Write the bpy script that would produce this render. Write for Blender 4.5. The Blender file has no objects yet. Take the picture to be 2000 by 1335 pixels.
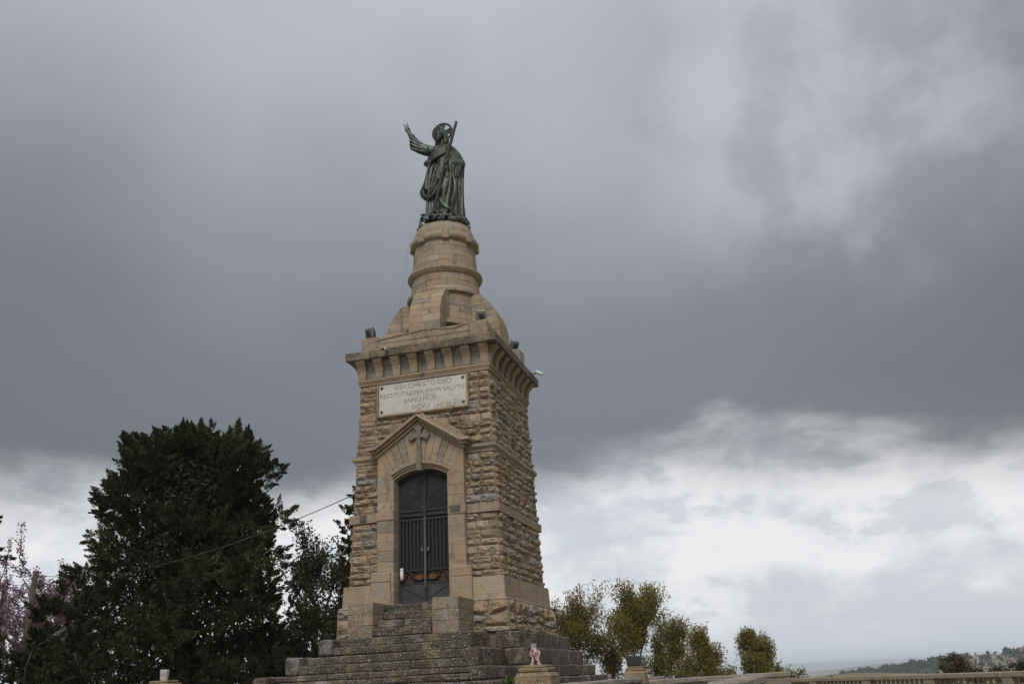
import bpy, math, random
import numpy as np
from mathutils import Matrix, Vector

R = math.radians
rnd = random.Random(7)
rng = np.random.default_rng(11)
sc = bpy.context.scene
col = sc.collection

# ------------------------------------------------------------------ camera
CP = np.array([7.3502, -20.2831, -0.9368])
YAW, PITCH, ROLL, FPX = -0.26929, 0.36282, -0.05046, 1738.56
fw = np.array([math.sin(YAW) * math.cos(PITCH), math.cos(YAW) * math.cos(PITCH), math.sin(PITCH)])
rt = np.array([math.cos(YAW), -math.sin(YAW), 0.0])
up = np.cross(rt, fw)
r2 = math.cos(ROLL) * rt + math.sin(ROLL) * up
u2 = -math.sin(ROLL) * rt + math.cos(ROLL) * up
cd = bpy.data.cameras.new('camera')
cam = bpy.data.objects.new('camera', cd)
col.objects.link(cam)
cam.matrix_world = Matrix(((r2[0], u2[0], -fw[0], CP[0]), (r2[1], u2[1], -fw[1], CP[1]),
                           (r2[2], u2[2], -fw[2], CP[2]), (0, 0, 0, 1)))
cd.sensor_fit = 'HORIZONTAL'
cd.sensor_width = 36.0
cd.lens = 36.0 * FPX / 2000.0
cd.clip_start = 0.05
cd.clip_end = 60000
sc.camera = cam


def polar(az, d, z):
    """point at azimuth az (degrees from +Y) and horizontal distance d from the camera"""
    return np.array([CP[0] + d * math.sin(R(az)), CP[1] + d * math.cos(R(az)), z])


# ------------------------------------------------------------------ world, sun, exposure
SUN_AZ, SUN_EL = 166.0, 46.0          # degrees clockwise from +Y (light comes from behind the photographer)
world = bpy.data.worlds.new('World')
sc.world = world
world.use_nodes = True
NT = world.node_tree
for n in list(NT.nodes):
    NT.nodes.remove(n)


class NG:
    """small helper to write node graphs"""
    def __init__(s, nt):
        s.nt = nt

    def n(s, t, **k):
        nd = s.nt.nodes.new(t)
        for a, b in k.items():
            setattr(nd, a, b)
        return nd

    def put(s, sock, v):
        if hasattr(v, 'is_output') or isinstance(v, bpy.types.NodeSocket):
            s.nt.links.new(v, sock)
        elif isinstance(v, (int, float)):
            try:
                sock.default_value = v
            except TypeError:
                sock.default_value = (v, v, v)
        else:
            v = tuple(v)
            if sock.type == 'RGBA' and len(v) == 3:
                v = v + (1.0,)
            sock.default_value = v

    def math(s, op, a, b=0.0, c=0.0, clamp=False):
        nd = s.n('ShaderNodeMath', operation=op, use_clamp=clamp)
        for i, v in enumerate((a, b, c)):
            s.put(nd.inputs[i], v)
        return nd.outputs[0]

    def vmath(s, op, a, b=(0, 0, 0)):
        nd = s.n('ShaderNodeVectorMath', operation=op)
        s.put(nd.inputs[0], a)
        s.put(nd.inputs[1], b)
        return nd.outputs[0]

    def noise(s, vec, scale, detail=3, rough=0.5, dist=0.0):
        nd = s.n('ShaderNodeTexNoise')
        s.put(nd.inputs['Vector'], vec)
        nd.inputs['Scale'].default_value = scale
        nd.inputs['Detail'].default_value = detail
        nd.inputs['Roughness'].default_value = rough
        nd.inputs['Distortion'].default_value = dist
        return nd.outputs['Fac']

    def smooth(s, v, a, b):
        nd = s.n('ShaderNodeMapRange', interpolation_type='SMOOTHSTEP')
        s.put(nd.inputs['Value'], v)
        nd.inputs['From Min'].default_value = a
        nd.inputs['From Max'].default_value = b
        return nd.outputs[0]

    def lin(s, v, a, b, c, d):
        nd = s.n('ShaderNodeMapRange')
        s.put(nd.inputs['Value'], v)
        for k, x in zip(('From Min', 'From Max', 'To Min', 'To Max'), (a, b, c, d)):
            nd.inputs[k].default_value = x
        return nd.outputs[0]

    def mix(s, f, a, b, blend='MIX'):
        nd = s.n('ShaderNodeMix', data_type='RGBA', blend_type=blend)
        s.put(nd.inputs[0], f)
        s.put(nd.inputs[6], a)
        s.put(nd.inputs[7], b)
        return nd.outputs[2]

    def ramp(s, v, stops, interp='LINEAR'):
        nd = s.n('ShaderNodeValToRGB')
        s.put(nd.inputs[0], v)
        cr = nd.color_ramp
        cr.interpolation = interp
        while len(cr.elements) > 1:
            cr.elements.remove(cr.elements[-1])
        cr.elements[0].position = stops[0][0]
        cr.elements[0].color = tuple(stops[0][1]) + (1,)
        for p, c in stops[1:]:
            e = cr.elements.new(p)
            e.color = tuple(c) + (1,)
        return nd.outputs[0]


g = NG(NT)
tc = g.n('ShaderNodeTexCoord')
D = tc.outputs['Generated']
sep = g.n('ShaderNodeSeparateXYZ')
g.put(sep.inputs[0], D)
Zs = sep.outputs[2]
Xs = sep.outputs[0]
nsk = g.n('ShaderNodeTexSky', sky_type='NISHITA')
nsk.sun_disc = False
nsk.sun_elevation = R(SUN_EL)
nsk.sun_rotation = R(SUN_AZ)
nsk.altitude = 700
nsk.dust_density = 2.0
nish = g.mix(1.0, nsk.outputs[0], (0.10, 0.10, 0.10), 'MULTIPLY')
# the dark cloud deck overhead and its ragged lower edge
dstr = g.vmath('MULTIPLY', D, (1, 1, 2.2))
n_big = g.noise(g.vmath('ADD', dstr, (3.1, 1.7, 0.2)), 1.3, 2, 0.45)
n_mid = g.noise(g.vmath('ADD', D, (0.3, 7.7, 2.2)), 2.7, 6, 0.50, 0.0)
n_edge = g.noise(g.vmath('ADD', dstr, (5.3, 2.1, 8.2)), 4.5, 8, 0.58, 0.2)
tilt = g.math('ADD', g.math('MULTIPLY', g.math('MINIMUM', Xs, 0.0), -0.05), g.math('MULTIPLY', g.math('MAXIMUM', Xs, 0.0), 0.20))
t_edge = g.math('ADD', Zs, g.math('MULTIPLY', g.math('SUBTRACT', n_edge, 0.5), 0.15))
t_edge = g.math('ADD', t_edge, g.math('MULTIPLY', g.math('SUBTRACT', n_big, 0.5), 0.10))
t_edge = g.math('ADD', t_edge, tilt)
deck = g.smooth(t_edge, 0.180, 0.266)
t_deck = g.math('ADD', Zs, g.math('MULTIPLY', g.math('SUBTRACT', n_big, 0.5), 0.34))
t_deck = g.math('ADD', t_deck, g.math('MULTIPLY', g.math('SUBTRACT', n_mid, 0.5), g.lin(Zs, .25, .60, .14, .34)))
deck_c = g.ramp(t_deck, [(0.16, (.235, .254, .282)), (0.26, (.202, .220, .248)), (0.38, (.222, .243, .276)),
                         (0.52, (.318, .344, .388)), (0.68, (.485, .51, .57)), (1.0, (.60, .62, .66))])
deck_c = g.mix(1.0, deck_c, g.ramp(g.math('ADD', g.math('MULTIPLY', Xs, .5), .5), [(0.0, (.85, .85, .85)), (.12, (.84, .84, .84)), (.36, (1.0, 1.0, 1.0)), (.50, (1.04, 1.04, 1.04)), (.58, (.90, .90, .90)), (.66, (.78, .78, .78)), (1.0, (.84, .84, .84))]), 'MULTIPLY')
# a thinner place in the deck, high to the right of the statue
dv0 = (math.sin(R(8)) * math.cos(R(33)), math.cos(R(8)) * math.cos(R(33)), math.sin(R(33)))
dt = g.n('ShaderNodeVectorMath', operation='DOT_PRODUCT')
g.put(dt.inputs[0], D)
dt.inputs[1].default_value = dv0
n_br = g.noise(g.vmath('ADD', D, (2.3, 5.1, 1.9)), 9.0, 7, 0.55, 0.0)
brk = g.math('MULTIPLY', g.smooth(dt.outputs['Value'], .970, .9985), g.smooth(n_br, .36, .66))
deck_c = g.mix(g.math('MULTIPLY', brk, .42), deck_c, (.66, .67, .72))
# the bright band of distant cumulus under it
lowv = g.vmath('MULTIPLY', D, (1, 1, 1.9))
n_cu = g.noise(g.vmath('ADD', lowv, (1.9, 4.4, 6.1)), 8.5, 9, 0.58, 0.1)
n_cu2 = g.noise(g.vmath('ADD', lowv, (7.9, 0.4, 3.1)), 2.1, 3, 0.5)
cu = g.math('ADD', n_cu, g.math('MULTIPLY', g.math('SUBTRACT', n_cu2, 0.5), 0.32))
cu = g.math('ADD', cu, g.lin(Zs, 0.03, 0.17, -0.04, 0.17))
gap = g.mix(0.12, (.62, .65, .70), nish)
low_c = g.mix(g.smooth(cu, 0.42, 0.70), gap, (.85, .855, .87))
n_sh = g.noise(g.vmath('ADD', lowv, (1.9, 4.4, 6.2)), 8.5, 9, 0.58, 0.1)          # same clouds a little higher: shaded bellies
low_c = g.mix(g.math('MULTIPLY', g.smooth(g.math('SUBTRACT', n_sh, n_cu), .02, .11), .6), low_c, (.60, .63, .68))
low_c = g.mix(g.smooth(Zs, 0.06, -0.01), low_c, (.55, .60, .66))
sky_c = g.mix(deck, low_c, deck_c)
bg = g.n('ShaderNodeBackground')
g.put(bg.inputs[0], sky_c)
bg.inputs[1].default_value = 0.7071
wo = g.n('ShaderNodeOutputWorld')
NT.links.new(bg.outputs[0], wo.inputs[0])

sd = bpy.data.lights.new('sun', 'SUN')
sd.energy = 1.5
sd.angle = R(35)
sd.color = (1.0, 0.95, 0.88)
sun = bpy.data.objects.new('sun', sd)
col.objects.link(sun)
sv = Vector((math.sin(R(SUN_AZ)) * math.cos(R(SUN_EL)), math.cos(R(SUN_AZ)) * math.cos(R(SUN_EL)), math.sin(R(SUN_EL))))
sun.rotation_euler = sv.to_track_quat('Z', 'Y').to_euler()
sun.location = (8, -30, 40)

vs = sc.view_settings
sc.display_settings.display_device = 'sRGB'
vs.view_transform = 'Standard'
vs.look = 'None'
vs.exposure = 0.5
vs.gamma = 1.0
vs.use_curve_mapping = False
sc.cycles.use_denoising = True
sc.cycles.max_bounces = 6
sc.cycles.transparent_max_bounces = 8
sc.cycles.volume_bounces = 1


# ------------------------------------------------------------------ materials
def new_mat(name):
    m = bpy.data.materials.new(name)
    m.use_nodes = True
    nt = m.node_tree
    for n in list(nt.nodes):
        nt.nodes.remove(n)
    q = NG(nt)
    out = q.n('ShaderNodeOutputMaterial')
    b = q.n('ShaderNodeBsdfPrincipled')
    nt.links.new(b.outputs[0], out.inputs[0])
    return m, q, b


def bump(q, b, h, strength=0.5, dist=0.02):
    nd = q.n('ShaderNodeBump')
    nd.inputs['Strength'].default_value = strength
    nd.inputs['Distance'].default_value = dist
    q.put(nd.inputs['Height'], h)
    q.nt.links.new(nd.outputs[0], b.inputs['Normal'])


def stone_mat(name, tones, lichen=0.0, dirt=0.35, rough_scale=22.0, bump_s=0.7, strata=0.35):
    m, q, b = new_mat(name)
    geo = q.n('ShaderNodeNewGeometry')
    P = geo.outputs['Position']
    oi = q.n('ShaderNodeObjectInfo')
    rv = oi.outputs['Random']
    n = len(tones)
    base = q.ramp(rv, [(i / n, c) for i, c in enumerate(tones)], 'CONSTANT')
    # streaks of the sandstone beds
    off = q.n('ShaderNodeCombineXYZ')
    q.put(off.inputs[2], q.math('MULTIPLY', rv, 31.0))
    q.put(off.inputs[0], q.math('MULTIPLY', rv, 17.0))
    Po = q.vmath('ADD', P, off.outputs[0])
    st = q.noise(q.vmath('MULTIPLY', Po, (1.3, 1.3, 13.0)), 1.6, 4, 0.55, 0.5)
    base = q.mix(q.math('MULTIPLY', q.smooth(st, 0.42, 0.68), strata), base, (.40, .318, .222))
    base = q.mix(q.math('MULTIPLY', q.smooth(st, 0.52, 0.30), strata), base, (.205, .182, .154))
    grey = q.noise(Po, 2.3, 4, 0.6)
    base = q.mix(q.math('MULTIPLY', q.smooth(grey, 0.54, 0.68), 0.6), base, (.255, .260, .264))
    gold = q.noise(q.vmath('ADD', Po, (4, 8, 1)), 3.4, 5, 0.6)
    base = q.mix(q.math('MULTIPLY', q.smooth(gold, 0.50, 0.68), 0.5), base, (.355, .250, .142))
    blot = q.noise(P, 5.5, 6, 0.62)
    base = q.mix(q.math('MULTIPLY', q.smooth(blot, 0.50, 0.74), dirt), base, (.10, .078, .055))
    rain = q.noise(q.vmath('MULTIPLY', P, (2.6, 2.6, 0.5)), 1.5, 5, 0.6)
    base = q.mix(q.math('MULTIPLY', q.smooth(rain, 0.54, 0.74), dirt * 1.1), base, (.085, .072, .058))
    fine = q.noise(P, 38.0, 4, 0.65)
    base = q.mix(q.math('MULTIPLY', q.smooth(fine, 0.50, 0.75), 0.35), base, (.13, .105, .08))
    if lichen > 0:
        l1 = q.noise(P, 34.0, 3, 0.6)
        big = q.noise(P, 4.0, 3, 0.6)
        f = q.math('MULTIPLY', q.smooth(l1, 0.55, 0.62), q.smooth(big, 0.30, 0.50))
        base = q.mix(q.math('MULTIPLY', f, lichen), base, (.46, .45, .41))
        l2 = q.noise(q.vmath('ADD', P, (9, 3, 5)), 13.0, 4, 0.6)
        base = q.mix(q.math('MULTIPLY', q.smooth(l2, 0.60, 0.72), lichen * 0.6), base, (.30, .19, .085))
    q.put(b.inputs['Base Color'], base)
    b.inputs['Roughness'].default_value = 0.92
    b.inputs['Specular IOR Level'].default_value = 0.25
    h1 = q.noise(P, rough_scale, 6, 0.65)
    h2 = q.noise(q.vmath('MULTIPLY', P, (1, 1, 3)), rough_scale * 0.3, 4, 0.6)
    bump(q, b, q.math('ADD', h1, q.math('MULTIPLY', h2, 1.4)), bump_s, 0.03)
    return m


TAN, OCHRE, BROWN = (.345, .270, .188), (.365, .270, .172), (.285, .222, .158)
BLUEG, PALE, WARM = (.268, .262, .252), (.400, .332, .246), (.315, .240, .162)
M = {}
M['rough'] = stone_mat('rough_sandstone', [TAN, OCHRE, TAN, BROWN, WARM, BLUEG, TAN, PALE, WARM, BROWN, TAN, WARM, BLUEG, PALE, OCHRE, TAN], dirt=0.60, bump_s=0.9)
M['smooth'] = stone_mat('dressed_sandstone', [TAN, WARM, TAN, WARM, TAN, TAN, TAN, WARM, TAN, PALE, (.232, .205, .172), TAN], dirt=0.52, bump_s=0.45, rough_scale=30)
M['cornice'] = stone_mat('weathered_cornice_stone', [TAN, BROWN, WARM, BROWN, BLUEG, TAN, BROWN], dirt=0.6, bump_s=0.6, lichen=0.25)
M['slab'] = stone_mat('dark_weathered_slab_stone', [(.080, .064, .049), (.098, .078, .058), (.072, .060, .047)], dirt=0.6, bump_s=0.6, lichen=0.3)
M['cap'] = stone_mat('yellow_lichen_stone', [(.325, .265, .165), (.30, .245, .152), (.31, .24, .158)], dirt=0.35, bump_s=0.4, lichen=0.3)
M['cheek'] = stone_mat('lichened_cheek_wall_stone', [(.215, .175, .128), (.235, .188, .135), (.20, .165, .125)], dirt=0.6, bump_s=0.6, lichen=0.45)
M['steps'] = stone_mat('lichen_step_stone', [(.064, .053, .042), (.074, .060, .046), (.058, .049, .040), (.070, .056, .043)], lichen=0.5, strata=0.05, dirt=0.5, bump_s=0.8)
M['mortar'] = stone_mat('mortar', [(.17, .135, .10)], dirt=0.5)
M['post'] = stone_mat('ochre_lichen_stone', [(.245, .180, .095), (.225, .165, .088)], lichen=0.45, dirt=0.45, bump_s=0.8)
M['kerb'] = stone_mat('grey_kerb_stone', [(.30, .275, .24), (.26, .235, .21), (.29, .25, .215)], lichen=0.5, dirt=0.45, bump_s=0.7)
M['balus'] = stone_mat('balustrade_stone', [(.40, .34, .25), (.36, .30, .215), (.38, .315, .24)], dirt=0.45, bump_s=0.3)


def plain(name, c, rough=0.6, metal=0.0, var=0.25, scale=14.0, c2=None, bs=0.15):
    m, q, b = new_mat(name)
    geo = q.n('ShaderNodeNewGeometry')
    P = geo.outputs['Position']
    nz = q.noise(P, scale, 5, 0.6)
    c2 = c2 or tuple(x * 0.45 for x in c)
    q.put(b.inputs['Base Color'], q.mix(q.math('MULTIPLY', q.smooth(nz, 0.42, 0.7), var * 2), c, c2))
    b.inputs['Roughness'].default_value = rough
    b.inputs['Metallic'].default_value = metal
    bump(q, b, nz, bs, 0.01)
    return m


M['iron'] = plain('dark_painted_iron', (.016, .020, .024), 0.7, 0.0, 0.35, 9, (.055, .048, .042))
M['ironlight'] = plain('worn_iron_strap', (.12, .125, .13), 0.5, 0.3, 0.5, 16, (.05, .05, .052))
M['ironbar'] = plain('grey_green_iron_bars', (.019, .022, .0215), 0.75, 0.0, 0.4, 10)
M['panel'] = plain('blue_black_panel', (.045, .049, .058), 0.5, 0.3, 0.5, 8, (.075, .068, .066))
M['rust'] = plain('rusty_iron', (.17, .065, .022), 0.85, 0.0, 0.5, 18, (.055, .028, .018))
M['dark'] = plain('dark_interior', (.012, .012, .012), 0.9)
M['marble'] = plain('white_marble', (.54, .515, .47), 0.5, 0, 0.30, 3.1, (.40, .365, .31), 0.03)
M['letter'] = plain('grey_lead_letters', (.19, .18, .17), 0.7, 0, 0.5, 22, (.36, .34, .30))
M['bolt'] = plain('bronze_stud', (.07, .09, .08), 0.5, 0.5)
M['slate'] = plain('grey_slate_plate', (.085, .09, .09), 0.6)
M['housing'] = plain('grey_lamp_housing', (.20, .21, .215), 0.5, 0.1, 0.2)
M['housing_dark'] = plain('dark_lamp_housing', (.035, .036, .042), 0.4, 0.1, 0.2)
M['lens'] = plain('lamp_glass', (.03, .032, .035), 0.12)
M['white'] = plain('white_plastic', (.68, .68, .66), 0.4, 0, 0.1)
M['cable'] = plain('grey_cable', (.30, .28, .25), 0.7)
M['wire'] = plain('black_wire', (.06, .06, .06), 0.7)
M['wood'] = plain('weathered_pole_wood', (.075, .055, .042), 0.9, 0, 0.4, 7)
M['bark'] = plain('dark_bark', (.045, .036, .028), 0.95, 0, 0.4, 12)
M['barkgrey'] = plain('grey_bark', (.10, .085, .07), 0.95, 0, 0.4, 12)
M['steel'] = plain('galvanised_steel', (.35, .36, .37), 0.45, 0.6, 0.25)
M['concrete'] = plain('pale_concrete', (.42, .41, .38), 0.9, 0, 0.4, 20)
M['redpaint'] = plain('peeling_red_paint', (.33, .045, .045), 0.6, 0, 0.8, 32, (.62, .56, .54), 0.3)
M['whitepaint'] = plain('stained_white_paint', (.62, .57, .55), 0.6, 0, 0.6, 38, (.36, .07, .07), 0.3)
M['paving'] = stone_mat('terrace_paving', [(.30, .28, .25)], lichen=0.3)
M['wallplaster'] = plain('cream_plaster', (.40, .34, .27), 0.9, 0, 0.15, 0.4)
M['wallwhite'] = plain('white_plaster', (.58, .57, .55), 0.9, 0, 0.1, 0.4)
M['wallbrick'] = plain('brick_red_wall', (.27, .17, .125), 0.9, 0, 0.15, 0.4)
M['roof'] = plain('clay_tile_roof', (.24, .145, .10), 0.9, 0, 0.3, 0.5)
M['glass'] = plain('dark_window_glass', (.03, .035, .04), 0.15)


def bronze():
    m, q, b = new_mat('weathered_bronze')
    geo = q.n('ShaderNodeNewGeometry')
    P = geo.outputs['Position']
    nz = q.noise(q.vmath('MULTIPLY', P, (1, 1, 0.22)), 8.0, 6, 0.62, 0.3)
    pt = geo.outputs['Pointiness']
    c = q.mix(q.smooth(nz, 0.46, 0.64), (.034, .036, .030), (.112, .142, .122))
    n2 = q.noise(q.vmath('MULTIPLY', P, (1, 1, 0.5)), 15.0, 4, 0.6)
    c = q.mix(q.math('MULTIPLY', q.smooth(n2, 0.55, 0.72), 0.6), c, (.075, .060, .042))
    c = q.mix(q.math('MULTIPLY', q.smooth(pt, 0.505, 0.56), 0.55), c, (.16, .165, .14))
    q.put(b.inputs['Base Color'], c)
    b.inputs['Metallic'].default_value = 0.35
    b.inputs['Roughness'].default_value = 0.5
    bump(q, b, q.noise(P, 30.0, 5, 0.6), 0.25, 0.01)
    return m


M['bronze'] = bronze()


def leaf_mat(name, stops, trans=0.25):
    m, q, b = new_mat(name)
    at = q.n('ShaderNodeAttribute', attribute_name='tint')
    c = q.ramp(at.outputs['Fac'], stops)
    q.put(b.inputs['Base Color'], c)
    b.inputs['Roughness'].default_value = 0.6
    b.inputs['Specular IOR Level'].default_value = 0.25
    if trans:
        tr = q.n('ShaderNodeBsdfTranslucent')
        q.put(tr.inputs[0], c)
        mx = q.n('ShaderNodeMixShader')
        mx.inputs[0].default_value = trans
        q.nt.links.new(b.outputs[0], mx.inputs[1])
        q.nt.links.new(tr.outputs[0], mx.inputs[2])
        out = [n for n in q.nt.nodes if n.type == 'OUTPUT_MATERIAL'][0]
        q.nt.links.new(mx.outputs[0], out.inputs[0])
    return m


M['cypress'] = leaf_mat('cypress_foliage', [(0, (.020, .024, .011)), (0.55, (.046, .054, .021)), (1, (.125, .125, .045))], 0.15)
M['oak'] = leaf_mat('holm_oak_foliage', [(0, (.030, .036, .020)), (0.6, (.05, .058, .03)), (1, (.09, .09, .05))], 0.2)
M['euca'] = leaf_mat('eucalyptus_foliage', [(0, (.12, .125, .038)), (0.5, (.215, .200, .058)), (0.76, (.275, .215, .065)), (0.92, (.29, .155, .048)), (1, (.31, .29, .14))], 0.5)
M['judas'] = leaf_mat('judas_blossom', [(0, (.11, .07, .085)), (0.5, (.22, .135, .175)), (1, (.34, .24, .29))], 0.35)
M['bushred'] = leaf_mat('brownish_bush_foliage', [(0, (.04, .04, .022)), (0.6, (.07, .065, .03)), (1, (.10, .06, .035))], 0.2)
M['weed'] = leaf_mat('weed_leaves', [(0, (.05, .09, .02)), (1, (.10, .16, .035))], 0.3)
M['hillwood'] = leaf_mat('far_tree_foliage', [(0, (.018, .026, .014)), (0.7, (.04, .05, .022)), (1, (.08, .085, .04))], 0.1)


# ------------------------------------------------------------------ mesh building
class MB:
    def __init__(s):
        s.v, s.f = [], []

    def add(s, vs, fs):
        k = len(s.v)
        s.v += [tuple(float(c) for c in p) for p in vs]
        s.f += [tuple(i + k for i in f) for f in fs]
        return s

    def box(s, x0, x1, y0, y1, z0, z1):
        return s.add([(x0, y0, z0), (x1, y0, z0), (x1, y1, z0), (x0, y1, z0), (x0, y0, z1), (x1, y0, z1), (x1, y1, z1), (x0, y1, z1)],
                     [(0, 3, 2, 1), (4, 5, 6, 7), (0, 1, 5, 4), (1, 2, 6, 5), (2, 3, 7, 6), (3, 0, 4, 7)])

    def cbox(s, x0, x1, y0, y1, z0, z1, c=0.015, jit=0.0):
        """box with chamfered edges and slightly uneven corners"""
        lo, hi = (x0, y0, z0), (x1, y1, z1)
        c = min(c, (x1 - x0) * .3, (y1 - y0) * .3, (z1 - z0) * .3)
        vid, vs = {}, []
        for sx in (0, 1):
            for sy in (0, 1):
                for sz in (0, 1):
                    sg = (sx, sy, sz)
                    j = [rnd.uniform(-jit, jit) for _ in range(3)]
                    for ax in range(3):
                        p = []
                        for k in range(3):
                            e = hi[k] if sg[k] else lo[k]
                            if k != ax:
                                e += -c if sg[k] else c
                            p.append(e + j[k])
                        vid[(sg, ax)] = len(vs)
                        vs.append(p)
        fs = []
        for ax in range(3):
            o = [k for k in range(3) if k != ax]
            for sd_ in (0, 1):
                q = []
                for a, b in ((0, 0), (1, 0), (1, 1), (0, 1)):
                    sg = [0, 0, 0]
                    sg[ax] = sd_
                    sg[o[0]], sg[o[1]] = a, b
                    q.append(vid[(tuple(sg), ax)])
                flip = (sd_ == 1) == (ax == 1)
                fs.append(tuple(q[::-1]) if flip else tuple(q))
        for ax in range(3):           # edges that run along ax
            o = [k for k in range(3) if k != ax]
            for a in (0, 1):
                for b in (0, 1):
                    sg0, sg1 = [0, 0, 0], [0, 0, 0]
                    sg1[ax] = 1
                    for sg in (sg0, sg1):
                        sg[o[0]], sg[o[1]] = a, b
                    sg0, sg1 = tuple(sg0), tuple(sg1)
                    fs.append((vid[(sg0, o[0])], vid[(sg1, o[0])], vid[(sg1, o[1])], vid[(sg0, o[1])]))
        for sx in (0, 1):
            for sy in (0, 1):
                for sz in (0, 1):
                    fs.append(tuple(vid[((sx, sy, sz), ax)] for ax in range(3)))
        return s.add(vs, fs)

    def frustum(s, w0, z0, w1, z1, A=0.0, cap=True):
        """square frustum about the axis, half widths w (x) and w+A (y)"""
        vs = []
        for w, z in ((w0, z0), (w1, z1)):
            vs += [(-w, -w - A, z), (w, -w - A, z), (w, w + A, z), (-w, w + A, z)]
        fs = [(0, 1, 5, 4), (1, 2, 6, 5), (2, 3, 7, 6), (3, 0, 4, 7)]
        if cap:
            fs += [(0, 3, 2, 1), (4, 5, 6, 7)]
        return s.add(vs, fs)

    def prism(s, poly, y0, y1):
        """polygon in the xz plane pushed along y"""
        n = len(poly)
        vs = [(x, y0, z) for x, z in poly] + [(x, y1, z) for x, z in poly]
        fs = [tuple(range(n)), tuple(range(2 * n - 1, n - 1, -1))]
        for i in range(n):
            j = (i + 1) % n
            fs.append((i, i + n, j + n, j))
        return s.add(vs, fs)

    def lathe(s, prof, n=48, a0=0.0, a1=2 * math.pi, cx=0, cy=0):
        full = abs(a1 - a0 - 2 * math.pi) < 1e-6
        m = n if full else n + 1
        vs = []
        for r_, z in prof:
            for i in range(m):
                a = a0 + (a1 - a0) * i / n
                vs.append((cx + r_ * math.cos(a), cy + r_ * math.sin(a), z))
        fs = []
        for k in range(len(prof) - 1):
            for i in range(n):
                j = (i + 1) % m
                fs.append((k * m + i, k * m + j, (k + 1) * m + j, (k + 1) * m + i))
        return s.add(vs, fs)

    def tube(s, pts, rad, n=8, cap=True):
        pts = [np.array(p, float) for p in pts]
        if not hasattr(rad, '__len__'):
            rad = [rad] * len(pts)
        vs, fs = [], []
        prev = None
        for i, p in enumerate(pts):
            t = pts[min(i + 1, len(pts) - 1)] - pts[max(i - 1, 0)]
            t = t / (np.linalg.norm(t) + 1e-9)
            a = np.array([0, 0, 1.0]) if abs(t[2]) < 0.9 else np.array([1.0, 0, 0])
            if prev is not None:
                a = prev
            u = a - t * (a @ t)
            u = u / (np.linalg.norm(u) + 1e-9)
            prev = u
            w = np.cross(t, u)
            for k in range(n):
                an = 2 * math.pi * k / n
                vs.append(p + rad[i] * (math.cos(an) * u + math.sin(an) * w))
        for i in range(len(pts) - 1):
            for k in range(n):
                k2 = (k + 1) % n
                fs.append((i * n + k, i * n + k2, (i + 1) * n + k2, (i + 1) * n + k))
        if cap:
            fs.append(tuple(range(n - 1, -1, -1)))
            fs.append(tuple(range((len(pts) - 1) * n, len(pts) * n)))
        return s.add(vs, fs)

    def loft(s, rings, cap=True):
        n = len(rings[0])
        vs = [p for r_ in rings for p in r_]
        fs = []
        for i in range(len(rings) - 1):
            for k in range(n):
                k2 = (k + 1) % n
                fs.append((i * n + k, i * n + k2, (i + 1) * n + k2, (i + 1) * n + k))
        if cap:
            fs.append(tuple(range(n - 1, -1, -1)))
            fs.append(tuple(range((len(rings) - 1) * n, len(rings) * n)))
        return s.add(vs, fs)

    def ball(s, c, r_, n=12, m=8):
        if not hasattr(r_, '__len__'):
            r_ = (r_, r_, r_)
        rings = []
        for i in range(1, m):
            th = math.pi * i / m
            rings.append([(c[0] + r_[0] * math.sin(th) * math.cos(2 * math.pi * k / n), c[1] + r_[1] * math.sin(th) * math.sin(2 * math.pi * k / n),
                           c[2] - r_[2] * math.cos(th)) for k in range(n)])
        return s.loft(rings)

    def mesh(s, name, mat, smooth=False, origin=None):
        me = bpy.data.meshes.new(name)
        v = s.v
        if origin is not None:
            v = [(a - origin[0], b - origin[1], c - origin[2]) for a, b, c in v]
        me.from_pydata(v, [], s.f)
        me.materials.append(mat)
        if smooth:
            me.polygons.foreach_set('use_smooth', [True] * len(me.polygons))
        me.update()
        return me

    def build(s, name, mat, parent=None, smooth=False, origin=None):
        o = bpy.data.objects.new(name, s.mesh(name, mat, smooth, origin))
        if origin is not None:
            o.location = origin
        col.objects.link(o)
        put_under(o, parent)
        return o


ROOT = {}


def put_under(o, parent):
    if parent is None:
        return
    o.parent = parent
    if parent.name in ROOT:
        o.matrix_parent_inverse = Matrix.Translation(-Vector(ROOT[parent.name]))


def thing(name, loc, label, cat, group=None):
    e = bpy.data.objects.new(name, None)
    e.empty_display_size = 0.3
    col.objects.link(e)
    e.location = loc
    ROOT[e.name] = loc
    return tag(e, label, cat, group)


def tag(o, label=None, cat=None, group=None, kind=None):
    for k, v in (('label', label), ('category', cat), ('group', group), ('kind', kind)):
        if v:
            o[k] = v
    return o


def inst(name, me, mat4, parent):
    o = bpy.data.objects.new(name, me)
    col.objects.link(o)
    put_under(o, parent)
    o.matrix_basis = mat4
    return o


# ------------------------------------------------------------------ ground and far land
GZ = -2.55           # piazza level where the photographer stands


def el_ridge(az):
    return np.interp(az, [-30, -2, 1.0, 2.4, 3.2, 4.4, 5.6, 7.2, 8.4, 10, 11, 12.2, 16, 24, 40], [-3, -1.6, -1.1, -.75, -.56, -.48, -.36, -.19, -.04, .05, .18, .25, .55, .75, -1.5])


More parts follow.
